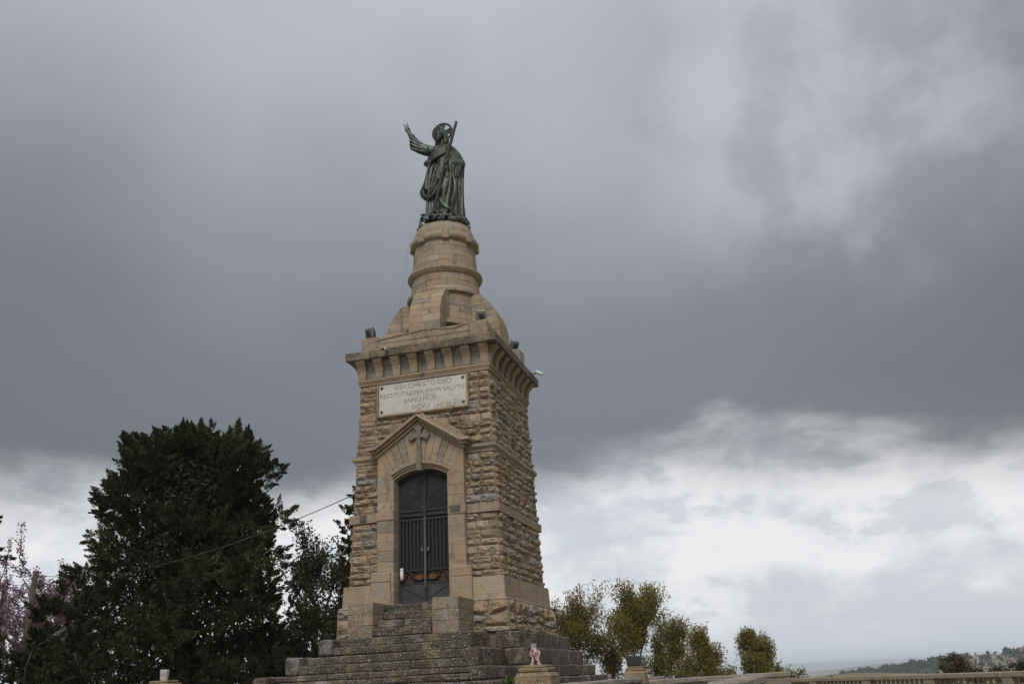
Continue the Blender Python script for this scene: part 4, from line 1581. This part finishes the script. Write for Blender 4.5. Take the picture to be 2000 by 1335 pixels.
def post(x, y, label, w=.235, zt=-.765):
    t = thing('stone_post', (x, y, GZ + .02), label, 'post', 'ochre stone posts round the terrace')
    MB().cbox(x - w, x + w, y - w, y + w, GZ + .025, zt - .14, .012, .004).build('shaft', M['post'], t)
    wv = w * .86
    MB().add([(x - w, y - w, zt - .139), (x + w, y - w, zt - .139), (x + w, y + w, zt - .139), (x - w, y + w, zt - .139),
              (x - wv, y - wv, zt - .09), (x + wv, y - wv, zt - .09), (x + wv, y + wv, zt - .09), (x - wv, y + wv, zt - .09)],
             [(0, 1, 5, 4), (1, 2, 6, 5), (2, 3, 7, 6), (3, 0, 4, 7), (4, 5, 6, 7), (3, 2, 1, 0)]).build('chamfer', M['post'], t)
    MB().cbox(x - wv * .97, x + wv * .97, y - wv * .97, y + wv * .97, zt - .088, zt - .035, .014, .004).build('cap_step', M['post'], t)
    MB().cbox(x - wv * .8, x + wv * .8, y - wv * .8, y + wv * .8, zt - .034, zt, .012, .004).build('cap', M['post'], t)
    return zt


P1 = polar(-14.93, 12.0, 0)
P2 = polar(-9.03, 20.0, 0)
P3 = polar(-36.5, 14.6, 0)
z1 = post(P1[0], P1[1], 'ochre stone post that carries the red and white stub')
z2 = post(P2[0], P2[1], 'ochre stone post that carries the boxy dark lamp', .22, -.775)
z3 = post(P3[0], P3[1], 'ochre stone post with a pale concrete stub before the dark cypress', .215, -.70)

# red and white painted stub: torn metal with two splayed feet
st = thing('painted_metal_stub', (P1[0], P1[1], z1), 'torn metal lamp stub in peeling red and white paint', 'lamp stub')
bx_, by_ = P1[0] - .01, P1[1]


def S(mb, name, mat):
    mb.v = [(bx_ + a * .85, by_ + b * .85, z1 + c * .72) for a, b, c in mb.v]
    mb.build(name, mat, st)


S(MB().tube([(-.012, 0, .285), (-.010, 0, .36)], [.038, .036], 10), 'socket', M['steel'])
S(MB().tube([(-.048, 0, .25), (-.046, 0, .358)], .008, 6), 'socket_pin', M['white'])
S(MB().loft([[(x * w + o, y * w, z) for x, y in ((1, .5), (.4, 1), (-.5, .9), (-1, .1), (-.6, -.8), (.5, -.9))] for z, w, o in ((.08, .022, .005), (.14, .045, 0), (.2, .052, 0), (.255, .055, -.005), (.285, .036, -.01))]), 'body', M['redpaint'])
S(MB().tube([(.01, -.05, .28), (.015, -.06, .22), (-.005, -.055, .16)], [.02, .026, .018], 7), 'paint_strip', M['whitepaint'])
for sx in (-1, 1):
    S(MB().tube([(sx * .02, 0, .17), (sx * .038, -.01, .09), (sx * .05, -.01, .02)], [.022, .019, .018], 8), 'leg', M['whitepaint'])
    S(MB().cbox(sx * .055 - .032, sx * .055 + .032, -.03, .03, .001, .022, .006), 'foot_plate', M['redpaint'])
    S(MB().tube([(sx * .05, 0, .24), (sx * .07, -.01, .19), (sx * .06, -.012, .14)], [.016, .015, .011], 7), 'side_strip', M['whitepaint'])
# boxy lamp on the second post
bl = thing('box_lamp', (P2[0], P2[1], z2), 'dark boxy lamp with spikes standing on an ochre post', 'lamp')
x, y = P2[0], P2[1]
MB().cbox(x - .155, x + .155, y - .12, y + .12, z2 + .012, z2 + .20, .012).build('housing', M['housing_dark'], bl)
MB().box(x - .12, x + .10, y - .124, y - .1205, z2 + .04, z2 + .17).build('glass', M['lens'], bl)
for k in range(4):
    MB().tube([(x - .10 + k * .065, y, z2 + .198), (x - .10 + k * .065, y, z2 + .255)], [.008, .003], 6).build('bird_spike', M['steel'], bl)
MB().box(x - .14, x + .14, y - .1, y + .1, z2, z2 + .0115).build('foot', M['housing_dark'], bl)
# concrete stub on the third
x, y = P3[0], P3[1]
o = MB().cbox(x - .05, x + .055, y - .045, y + .045, z3, z3 + .15, .012, .008).build('concrete_stub', M['concrete'], None, origin=(x, y, z3))
tag(o, 'pale broken concrete stub standing on an ochre post', 'stub')


# ------------------------------------------------------------------ foliage helpers
def leaf_object(name, C_, dirs, Ls, Ws, mat, parent=None, tint=None, kind=None):
    """many small pointed faces: centre, direction, length, width"""
    n = len(C_)
    d = dirs / (np.linalg.norm(dirs, axis=1, keepdims=True) + 1e-9)
    rv_ = rng.normal(size=(n, 3))
    s_ = np.cross(d, rv_)
    s_ /= np.linalg.norm(s_, axis=1, keepdims=True) + 1e-9
    Ls = np.broadcast_to(Ls, n)[:, None]
    Ws = np.broadcast_to(Ws, n)[:, None]
    V = np.empty((n, 4, 3))
    V[:, 0] = C_ - d * Ls * .5
    V[:, 1] = C_ + s_ * Ws * .5
    V[:, 2] = C_ + d * Ls * .5
    V[:, 3] = C_ - s_ * Ws * .5
    me = bpy.data.meshes.new(name)
    me.vertices.add(n * 4)
    me.vertices.foreach_set('co', V.reshape(-1))
    me.loops.add(n * 4)
    me.loops.foreach_set('vertex_index', np.arange(n * 4, dtype=np.int32))
    me.polygons.add(n)
    me.polygons.foreach_set('loop_start', np.arange(0, n * 4, 4, dtype=np.int32))
    at = me.attributes.new('tint', 'FLOAT', 'POINT')
    tv = rng.random(n) if tint is None else tint
    at.data.foreach_set('value', np.repeat(tv, 4).astype(np.float32))
    me.update(calc_edges=True)
    me.materials.append(mat)
    o = bpy.data.objects.new(name, me)
    col.objects.link(o)
    put_under(o, parent)
    if kind:
        o['kind'] = kind
    return o


def norm(v):
    return v / (np.linalg.norm(v) + 1e-9)


def plume(c, d, L, r0, n, out):
    """pointed spray of scale leaves from c along d"""
    t = rng.random(n) ** .8
    rr = r0 * (1 - t) ** .7 * np.sqrt(rng.random(n)) * (.75 + .5 * rng.random(n))
    a = rng.random(n) * 2 * math.pi
    u = norm(np.cross(d, np.array([.3, .2, .9]) + rng.normal(size=3) * .1))
    w = np.cross(d, u)
    off = rr[:, None] * (np.cos(a)[:, None] * u + np.sin(a)[:, None] * w)
    P_ = c + t[:, None] * L * d + off
    dr = d + off / (r0 + 1e-6) * .9 + rng.normal(size=(n, 3)) * .35
    out.append((P_, dr, np.full(n, rng.random()) * .6 + rng.random(n) * .4))


def conifer(name, base, ztop, prof, label, nbough, ns, nleaf, top_spires=(), leaf=(.14, .055), seed=1, group='conifers', rb=(.55, 1.0), mat='cypress'):
    global rng
    rng = np.random.default_rng(seed)
    t = thing(name, tuple(base), label, 'tree', group)
    b = np.array(base, float)
    H = ztop - b[2]
    hp_, rp_ = [p[0] for p in prof], [p[1] for p in prof]
    MB().tube([b + (0, 0, -.3), b + (0.05, 0, H * .3), b + (0, .08, H * .6), b + (0, 0, H * .93)], [.34 * H / 12, .27 * H / 12, .16 * H / 12, .03], 10).build('trunk', M['bark'], t, True)
    out = []
    limbs = MB()
    for i in range(nbough):
        h = (i + rng.random()) / nbough
        R_ = np.interp(h, hp_, rp_)
        a = i * 2.39996 + rng.normal() * .35
        ro = np.array([math.cos(a), math.sin(a), 0])
        r_b = rng.uniform(*rb)
        rr = max(R_ * rng.uniform(.72, 1.08) - r_b * .7, 0) if rng.random() < .8 else R_ * rng.uniform(.2, .7)
        c = b + np.array([0, 0, H * h]) + ro * rr
        c[2] = min(c[2], ztop - r_b * .8)
        tone = rng.random()
        for k in range(ns):
            v = norm(rng.normal(size=3)) * np.array([1, 1, .62])
            q = c + v * r_b * rng.uniform(.35, 1.0)
            d = norm(v * .9 + ro * .45 + np.array([0, 0, .45 + .7 * max(0, h - .6)]) + rng.normal(size=3) * .25)
            L = rng.uniform(.25, .55) * (r_b / .8) ** .5
            plume(q, d, L, rng.uniform(.12, .21), nleaf, out)
            out[-1] = (out[-1][0], out[-1][1], np.clip(tone * .35 + rng.random() * .3 + rng.random(nleaf) * .4 - .05, 0, 1))
        if i % 3 == 0:
            limbs.tube([b + (0, 0, max(H * h - 1.2, .5)), (b + (0, 0, max(H * h - .6, .7)) + c) / 2, c], [.07, .045, .012], 6)
    for (dx, dy, zt, L) in top_spires:
        for k in range(22):
            f = k / 22
            c = np.array([b[0] + dx, b[1] + dy, zt - L + L * f * .8]) + rng.normal(size=3) * .22 * (1 - f)
            plume(c, norm(np.array([0, 0, 1.0]) + rng.normal(size=3) * .35 * (1.1 - f)), .3 + .25 * L * .5, .24 * (1.1 - f * .6), nleaf, out)
    limbs.build('limbs', M['bark'], t, True)
    P_ = np.concatenate([o_[0] for o_ in out])
    Dr = np.concatenate([o_[1] for o_ in out])
    Ti = np.concatenate([o_[2] for o_ in out])
    n = len(P_)
    leaf_object('crown', P_, Dr, rng.uniform(.7, 1.3, n) * leaf[0], rng.uniform(.7, 1.3, n) * leaf[1], M[mat], t, Ti)
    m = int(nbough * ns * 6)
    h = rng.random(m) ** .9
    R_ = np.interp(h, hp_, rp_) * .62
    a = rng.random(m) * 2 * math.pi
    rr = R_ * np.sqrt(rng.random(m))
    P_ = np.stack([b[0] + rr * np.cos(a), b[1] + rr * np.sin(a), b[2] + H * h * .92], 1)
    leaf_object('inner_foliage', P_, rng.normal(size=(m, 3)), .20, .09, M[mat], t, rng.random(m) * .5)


def grow(p, d, L, r_, depth, P, segs, tips):
    """recursive branch; collects tubes and leaf anchor points"""
    n = 5
    pts = [np.array(p)]
    dd = np.array(d)
    for i in range(n):
        dd = norm(dd + rng.normal(size=3) * P['wob'] + np.array([0, 0, P['lift']]))
        pts.append(pts[-1] + dd * L / n)
    segs.append((pts, [r_ * (1 - .55 * i / n) for i in range(n + 1)]))
    if depth == 0:
        for i in range(1, n + 1):
            tips.append((pts[i], dd))
        return
    k = P['kids'][depth]
    for i in range(k):
        t = rng.uniform(.35, 1.0) if i else 1.0
        q = pts[min(int(t * n), n)]
        side = norm(rng.normal(size=3) * np.array([1, 1, .5]))
        nd = norm(dd * P['straight'] + side * P['spread'])
        grow(q, nd, L * rng.uniform(*P['ratio']), r_ * .55, depth - 1, P, segs, tips)


def broadleaf(name, base, label, ztop, rad, P, leaves, size, mat, bark, seed, clump=.3, group=None, droop=.0, cat='tree', trunk_r=.12, stems=1, low=.0):
    """branching tree scaled so that its crown reaches height ztop and radius rad"""
    global rng
    rng = np.random.default_rng(seed)
    t = thing(name, tuple(base), label, cat, group)
    segs, tips = [], []
    b = np.array(base, float)
    for s_ in range(stems):
        d = norm(np.array([0, 0, 1.0]) + (rng.normal(size=3) * .22 if stems > 1 else 0))
        grow(b, d, 4.0 * P['trunk'], trunk_r, len(P['kids']) - 1, P, segs, tips)
    TP = np.array([a for a, _ in tips])
    kz = (ztop - clump * .9 - b[2]) / (np.percentile(TP[:, 2], 99) - b[2])
    mid = np.median(TP[:, :2], axis=0) - b[:2]
    kr = (rad - clump * .8) / np.percentile(np.linalg.norm(TP[:, :2] - b[:2] - mid, axis=1), 92)
    hmax = np.percentile(TP[:, 2], 99) - b[2]

    def fit(p):
        p = np.asarray(p)
        q = p - b
        f = np.clip(q[..., 2:3] / hmax, 0, 1)
        xy = (q[..., :2] - mid * f) * kr
        return b + np.concatenate([xy, q[..., 2:3] * kz], -1)
    segs = [(fit(np.array(pts)), rr) for pts, rr in segs]
    TP = fit(TP)
    tk = MB()
    tk.tube(list(segs[0][0]), segs[0][1], 8)
    tk.build('trunk', M[bark], t, True)
    br = MB()
    for pts, rr in segs[1:]:
        br.tube(list(pts), [max(x, .008) for x in rr], 5, False)
    br.build('branches', M[bark], t, True)
    n = leaves
    idx = rng.integers(0, len(TP), n)
    C_ = TP[idx] + np.clip(rng.normal(size=(n, 3)), -1.4, 1.4) * clump * np.array([1, 1, 1 + droop]) * .6
    dr = rng.normal(size=(n, 3)) + np.array([0, 0, -droop * 2])
    ct = rng.random(len(TP))
    tint = np.clip(ct[idx] * .6 + rng.random(n) * .4, 0, 1)
    leaf_object('crown', C_, dr, rng.uniform(.7, 1.3, n) * size[0], rng.uniform(.7, 1.3, n) * size[1], M[mat], t, tint)


# ------------------------------------------------------------------ trees on the left
def zel(d, el):
    return -.937 + d * math.tan(R(el))


CB = polar(-35.7, 36, GZ)
ZT = zel(36, 15.0)
conifer('cypress_tree', CB, ZT, [(0, 4.0), (.2, 4.6), (.40, 4.8), (.52, 4.3), (.60, 3.75), (.75, 3.45), (.88, 3.05), (.96, 2.4), (1.0, 1.6)],
        'huge dark spreading cypress beside the monument steps', 200, 26, 104,
        top_spires=[(-1.0, .3, zel(36, 16.1), 1.6), (.3, -.3, zel(36, 15.5), 1.1), (1.6, .2, zel(36, 15.5), 1.2), (-2.1, -.2, zel(36, 14.6), 1.0), (-.3, -.8, ZT + .1, 1.0), (1.0, .6, ZT + .15, 1.0), (2.2, .0, ZT - .1, 1.0)], seed=21, leaf=(.11, .04))
conifer('slender_cypress', polar(-25.3, 40, GZ), zel(40, 11.9), [(0, 1.1), (.3, 1.35), (.7, 1.3), (.9, 1.0), (1, .3)],
        'slender dark cypress close behind the left edge of the tower', 46, 16, 66, seed=22, rb=(.4, .65))
PO = dict(trunk=.40, wob=.10, lift=.05, kids=[0, 5, 4, 4], straight=.75, spread=.85, ratio=(.5, .75))
broadleaf('holm_oak', polar(-28.3, 43, GZ), 'open-crowned dark tree with bare limbs showing between cypress and tower', zel(43, 9.6), 2.3, PO, 6500, (.17, .09), 'oak', 'bark', 31, .34, 'open trees behind the monument', trunk_r=.2)
broadleaf('holm_oak', polar(-26.2, 47, GZ), 'lower dark tree whose branches show under the open tree beside the tower', zel(47, 7.6), 2.0, PO, 5200, (.18, .10), 'oak', 'bark', 37, .36, 'open trees behind the monument', trunk_r=.16)
PB = dict(trunk=.45, wob=.14, lift=.03, kids=[0, 5, 5], straight=.6, spread=1.0, ratio=(.5, .8))
for az, d, el, rad, lab, sd_ in ((-30.0, 38, 4.4, 1.9, 'dense dark shrub at the foot of the spreading cypress', 41), (-26.6, 37, 3.2, 1.5, 'dense dark shrub close behind the corner of the steps', 42)):
    broadleaf('evergreen_shrub', polar(az, d, GZ), lab, zel(d, el), rad, PB, 5600, (.20, .12), 'oak', 'bark', sd_, .42, 'evergreen shrubs', cat='shrub', trunk_r=.08, stems=3)
PJ = dict(trunk=.36, wob=.16, lift=.04, kids=[0, 5, 5, 5], straight=.8, spread=.75, ratio=(.55, .8))
broadleaf('judas_tree', polar(-43.7, 48, GZ), 'pink blossoming tree with thin twigs left of the spreading cypress', zel(48, 8.2), 3.3, PJ, 24000, (.12, .075), 'judas', 'barkgrey', 51, .17, trunk_r=.13, stems=2)
broadleaf('judas_tree', polar(-41.0, 50, GZ), 'sparser pink blossoming tree seen beneath the street lamp', zel(50, 5.2), 1.9, PJ, 5200, (.12, .07), 'judas', 'barkgrey', 52, .17, trunk_r=.10, stems=2)
conifer('cedar_tree', polar(-50.6, 33, GZ), zel(33, 11.5), [(0, 2.0), (.4, 2.9), (.65, 2.95), (.8, 2.9), (.92, 1.8), (1, .2)], 'dark conifer at the picture edge reaching boughs over the blossom', 70, 14, 60, seed=23)
conifer('dark_column_bush', polar(-42.9, 39, GZ), zel(39, 4.0), [(0, .9), (.5, 1.0), (.85, .7), (1, .1)], 'dark rounded conifer directly behind the street lamp', 26, 14, 66, seed=24, rb=(.3, .5))
conifer('dark_column_bush', polar(-46.2, 37, GZ), zel(37, 4.6), [(0, 1.2), (.5, 1.2), (.85, .8), (1, .1)], 'dark rounded conifer left of the wooden pole', 26, 14, 66, seed=25, rb=(.3, .5))

# wooden pole with the wire from the tower, street lamp
PP = polar(-43.72, 45, GZ)
ptz = zel(45, 6.9)
t = thing('wooden_pole', tuple(PP), 'brown wooden utility pole in front of the pink blossom', 'utility pole')
MB().tube([PP, PP + (0, 0, (ptz - GZ) * .5), (PP[0], PP[1], ptz)], [.16, .145, .125], 12).build('pole', M['wood'], t, True)
MB().tube([(PP[0] - .02, PP[1] - .14, ptz - .25), (PP[0] - .02, PP[1] - .14, ptz - .1)], .035, 8).build('insulator', M['white'], t)
w0 = np.array([-1.72, -1.2, 3.42])
w1 = np.array([PP[0], PP[1] - .14, ptz - .15])
pts = []
for k in np.linspace(0, 1, 24):
    p = w0 + (w1 - w0) * k
    p = p + np.array([0, 0, -0.75 * 4 * k * (1 - k)])
    pts.append(p)
o = MB().tube(pts, .012, 6).build('overhead_wire', M['wire'], None, True, origin=tuple(w0))
tag(o, 'dark overhead wire slanting down from the tower into the cypress', 'wire')
LP = polar(-43.55, 35, GZ)
t = thing('street_lamp', tuple(LP), 'grey street lamp with a bent arm among the blossom', 'street lamp')
lh = polar(-42.05, 35, -.94 + 35 * math.tan(R(3.7)))
la = polar(-43.35, 35, -.94 + 35 * math.tan(R(2.85)))
MB().tube([LP, (LP[0], LP[1], la[2] - .55), la], [.045, .035, .018], 10).build('pole', M['housing_dark'], t, True)
li = la + (lh - la) * .52
MB().tube([la, li], [.018, .016], 8).build('arm', M['housing_dark'], t, True)
dv = norm(lh - li)
MB().tube([li - dv * .05, li + dv * .12, li + dv * .35, li + dv * .55, li + dv * .66], [.035, .075, .10, .08, .025], 12).build('lamp_head', plain('dull_lamp_grey', (.10, .10, .10), .6), t, True)
MB().ball(tuple(li + dv * .36 - np.array([0, 0, .075])), (.16, .10, .055)).build('diffuser', M['lens'], t, True)

# ------------------------------------------------------------------ eucalyptus row on the right
PE = dict(trunk=.50, wob=.10, lift=.06, kids=[0, 5, 5, 5], straight=.85, spread=.8, ratio=(.45, .68))
EU = [(-12.3, 52, 5.15, 1.6, 'greenest eucalyptus close beside the tower with a mast behind it', 5600, 61),
      (-10.3, 53, 3.4, .75, 'narrow eucalyptus with a bare bent trunk left of the tallest one', 1500, 62),
      (-8.95, 50, 5.35, 1.75, 'tallest eucalyptus, full and rust tinged, behind the boxy lamp', 8200, 63),
      (-7.5, 54, 3.6, .8, 'thin eucalyptus leaning out right of the tallest one', 1400, 64),
      (-6.45, 52, 3.2, .95, 'thin pointed eucalyptus with sky showing through its crown', 2300, 65),
      (-4.85, 51, 2.5, 1.25, 'round full eucalyptus beside the thin pointed one', 5200, 66),
      (-1.95, 55, 2.15, 1.35, 'lone dense upright eucalyptus above the end of the low wall', 6000, 67)]
for az, d, el, rad, lab, nl, sd_ in EU:
    broadleaf('eucalyptus_tree', polar(az, d, GZ - .1), lab, zel(d, el), rad, PE, int(nl * 2.1), (.16, .062), 'euca', 'bark', sd_, .38, 'eucalyptus row', droop=.35, trunk_r=.075)
for az, d, el, rad, lab, sd_, nl in ((-.85, 58, .35, .55, 'small bush right of the lone upright eucalyptus', 71, 700), (.05, 60, .05, .85, 'rounded bush at the left end of the balustrade', 72, 1500),
                                (-5.9, 47, 1.1, .8, 'leafy undergrowth bush beneath the thin pointed eucalyptus', 73, 1300), (-3.6, 49, .3, .5, 'leafy undergrowth bush right of the round full eucalyptus', 74, 600)):
    broadleaf('small_bush', polar(az, d, GZ - .1), lab, zel(d, el), rad, PB, nl, (.17, .08), 'euca', 'bark', sd_, .22, 'bushes beyond the wall', cat='bush', trunk_r=.05, stems=3)
for az, d, el, rad, lab, sd_, nl in ((8.75, 62, .30, .85, 'brownish bush standing up against the far hillside above the balustrade', 81, 2000), (9.5, 61, -.35, .75, 'low brownish bush right of the taller bush', 82, 1300), (8.2, 61, -.15, .6, 'low brownish bush left of the taller bush', 83, 1000),
                                (11.0, 64, -.35, .9, 'low brown bush above the last pier of the balustrade', 84, 1300), (11.8, 63, -.15, .5, 'dark reddish bush at the right picture edge', 85, 900), (2.1, 75, -.55, .35, 'tiny tan bush just topping the balustrade rail', 86, 500)):
    broadleaf('garden_bush', polar(az, d, GZ), lab, zel(d, el), rad, PB, nl, (.14, .08), 'bushred', 'bark', sd_, .17, 'garden bushes beyond the balustrade', cat='bush', trunk_r=.05, stems=3)
# telecom mast behind the first eucalyptus
mb_ = polar(-12.0, 95, ground_z(-12, 95))
mz = -.94 + 95 * math.tan(R(5.45))
t = thing('antenna_mast', tuple(mb_), 'slim grey antenna mast with panels poking above the greenest eucalyptus', 'antenna')
MB().tube([mb_, (mb_[0], mb_[1], mz)], [.12, .06], 8).build('mast', M['steel'], t)
for k, (dx, dz) in enumerate(((.25, -.5), (-.28, -.6), (.42, -1.5), (.1, -1.6))):
    MB().cbox(mb_[0] + dx - .10, mb_[0] + dx + .10, mb_[1] - .3, mb_[1] - .16, mz + dz - .3, mz + dz + .3, .02).build('panel_antenna', M['housing' if k % 2 else 'white'], t)

# ------------------------------------------------------------------ balustrade
BA, BB = np.array([6.30, 23.7]), np.array([16.2, 8.95])
bt_ = thing('balustrade', (BA[0], BA[1], GZ + .02), 'long pale stone balustrade at the edge of the piazza', 'balustrade')
bd = (BB - BA) / np.linalg.norm(BB - BA)
bn = np.array([-bd[1], bd[0]])
BL = np.linalg.norm(BB - BA)
RZ = -1.40
angb = math.atan2(bd[1], bd[0])


def along(mb, s0=0.0):
    mb.v = [(BA[0] + bd[0] * (x + s0) + bn[0] * y, BA[1] + bd[1] * (x + s0) + bn[1] * y, z) for x, y, z in mb.v]
    return mb


bal_me = MB().lathe([(.07, 0), (.07, .05), (.05, .07), (.075, .22), (.08, .30), (.05, .45), (.045, .56), (.065, .60), (.045, .63), (.065, .70), (.065, .75)], 10).mesh('baluster', M['balus'], True)
SP = 3.35
k = 0
s = .1
while s < BL:
    along(MB().cbox(s - .2, s + .2, -.17, .17, GZ + .15, RZ - .16, .012)).build('pier', M['balus'], bt_)
    for i in range(12):
        x = s + .2 + (SP - .4) * (i + .5) / 12
        if x < BL:
            p = BA + bd * x
            inst('baluster', bal_me, Matrix.Translation((p[0], p[1], GZ + .17)) @ Matrix.Scale((RZ - .16 - GZ - .17) / .75, 4, (0, 0, 1)), bt_)
    e = min(s + SP, BL)
    if e - s > .3:
        along(MB().cbox(s - .16, e - .165, -.19, .19, RZ - .155, RZ + rnd.uniform(-.006, .006), .02, .004)).build('rail', M['balus'], bt_)
        along(MB().cbox(s - .16, e - .165, -.2, .2, GZ + .021, GZ + .148, .01)).build('bottom_rail', M['balus'], bt_)
    s += SP

# ------------------------------------------------------------------ far hillside: houses and woodland
def house(az, d, w, dep, h, rh, mat, label, rot=0.0, nwin=3):
    z = ground_z(az, d) - .5
    b = polar(az, d, z)
    t = thing('far_house', tuple(b), label, 'house', 'houses on the far hillside')
    m4 = Matrix.Translation(Vector(b)) @ Matrix.Rotation(R(rot - az), 4, 'Z')

    def T(mb):
        mb.v = [tuple(m4 @ Vector(p)) for p in mb.v]
        return mb
    T(MB().box(-w / 2, w / 2, -dep / 2, dep / 2, 0, h)).build('wall', M[mat], t)
    T(MB().add([(-w / 2 - .4, -dep / 2 - .4, h + .02), (w / 2 + .4, -dep / 2 - .4, h + .02), (w / 2 + .4, dep / 2 + .4, h + .02), (-w / 2 - .4, dep / 2 + .4, h + .02), (-w / 2 - .4, 0, h + rh), (w / 2 + .4, 0, h + rh)],
               [(0, 1, 5, 4), (2, 3, 4, 5), (0, 4, 3), (1, 2, 5), (3, 2, 1, 0)])).build('roof', M['roof'], t)
    for i in range(nwin):
        x = -w / 2 + w * (i + .5) / nwin
        T(MB().box(x - .5, x + .5, -dep / 2 - .06, -dep / 2 - .01, h * .45, h * .45 + 1.4)).build('window', M['glass'], t)


house(4.75, 1180, 24, 9, 5, 2, 'wallbrick', 'long low brick-coloured farm building among far trees', 4, 6)
house(5.55, 1190, 6, 6, 5, 1.5, 'wallwhite', 'small white house beside the far dark wood', 0, 2)
house(4.25, 1185, 8, 7, 4.5, 1.5, 'wallplaster', 'cream house at the end of the long farm building', 8, 2)
house(9.35, 1400, 13, 9, 6, 2.5, 'wallplaster', 'cream house with a broad red roof high on the far hill', -6, 3)
house(9.75, 1430, 6, 6, 7, 2, 'wallwhite', 'narrow white house near the crest of the far hill', 0, 2)
house(10.45, 1460, 12, 9, 5, 2, 'wallplaster', 'low cream house just under the crest of the far hill', 10, 3)
house(11.35, 1350, 11, 8, 6, 2, 'wallplaster', 'cream house half down the slope of the far hill', -10, 3)
house(12.15, 1470, 14, 9, 6, 2.5, 'wallplaster', 'cream house on the hilltop at the right picture edge', 6, 3)
house(10.0, 1240, 10, 8, 5, 2, 'wallplaster', 'cream house low on the far slope above the bushes', 12, 3)

rng = np.random.default_rng(91)
cs, ti = [], []
nT = 1900
for i in range(nT):
    az = rng.uniform(1.6, 26)
    d = rng.choice([rng.uniform(900, 1180), rng.uniform(1180, 1500), rng.uniform(1380, 1560)])
    if i < 520:
        az, d = rng.uniform(2.2, 9.5), rng.uniform(1420, 1540)
    elif az < 5.6:
        continue
    if rng.random() < .4 and d > 1200 and 9 < az:
        continue
    z = ground_z(az, d)
    r_ = rng.uniform(2.0, 4.6)
    nl = 30
    v = rng.normal(size=(nl, 3))
    v /= np.linalg.norm(v, axis=1, keepdims=True)
    pp = polar(az, d, z + r_ * 1.0) + v * r_ * rng.uniform(.4, 1, (nl, 1)) * np.array([1, 1, 1.15])
    cs.append(pp)
    ti.append(np.full(nl, rng.random()) * .7 + rng.random(nl) * .3)
cs = np.concatenate(cs)
o = leaf_object('hillside_woodland', cs, rng.normal(size=cs.shape), 3.0, 2.4, M['hillwood'], None, np.concatenate(ti), 'stuff')
tag(o, 'hazy dark woodland scattered over the far hillside', 'woodland')


# ------------------------------------------------------------------ weeds in the joints
def weed(p, n, r_, label, seed):
    global rng
    rng = np.random.default_rng(seed)
    t = thing('weed', tuple(p), label, 'weed', 'weeds in the stone joints')
    stem = MB()
    C_, D_ = [], []
    for k in range(n):
        a = rng.random() * 2 * math.pi
        d = norm(np.array([math.cos(a) * .6, math.sin(a) * .6, 1.0]))
        L = r_ * rng.uniform(.5, 1.2)
        stem.tube([np.array(p), np.array(p) + d * L], [.003, .002], 4)
        for q in np.linspace(.25, 1, 5):
            C_.append(np.array(p) + d * L * q + rng.normal(size=3) * r_ * .12)
            D_.append(d + rng.normal(size=3) * .6)
    stem.build('stems', M['weed'], t)
    leaf_object('leaves', np.array(C_), np.array(D_), r_ * .55, r_ * .2, M['weed'], t)


weed((-.60, -2.42, .52), 12, .10, 'small green weed in the corner of the upper flight', 1)
weed((1.99, -2.62, -.655), 14, .16, 'dark green weed in the inner corner of the lower steps', 2)
weed((P1[0] - .36, P1[1] - .05, -1.03), 26, .13, 'green grass tuft at the foot of the post with the red stub', 3)

# ------------------------------------------------------------------ haze
hz = MB().box(-16500, 16500, -16500, 16500, -140, 17.5).build('haze', M['dark'])
hz['kind'] = 'stuff'
hm = bpy.data.materials.new('thin_haze')
hm.use_nodes = True
for n in list(hm.node_tree.nodes):
    hm.node_tree.nodes.remove(n)
ho = hm.node_tree.nodes.new('ShaderNodeOutputMaterial')
pv = hm.node_tree.nodes.new('ShaderNodeVolumePrincipled')
pv.inputs['Color'].default_value = (.80, .88, 1.0, 1)
pv.inputs['Density'].default_value = 0.00016
hm.node_tree.links.new(pv.outputs[0], ho.inputs['Volume'])
hz.data.materials.clear()
hz.data.materials.append(hm)
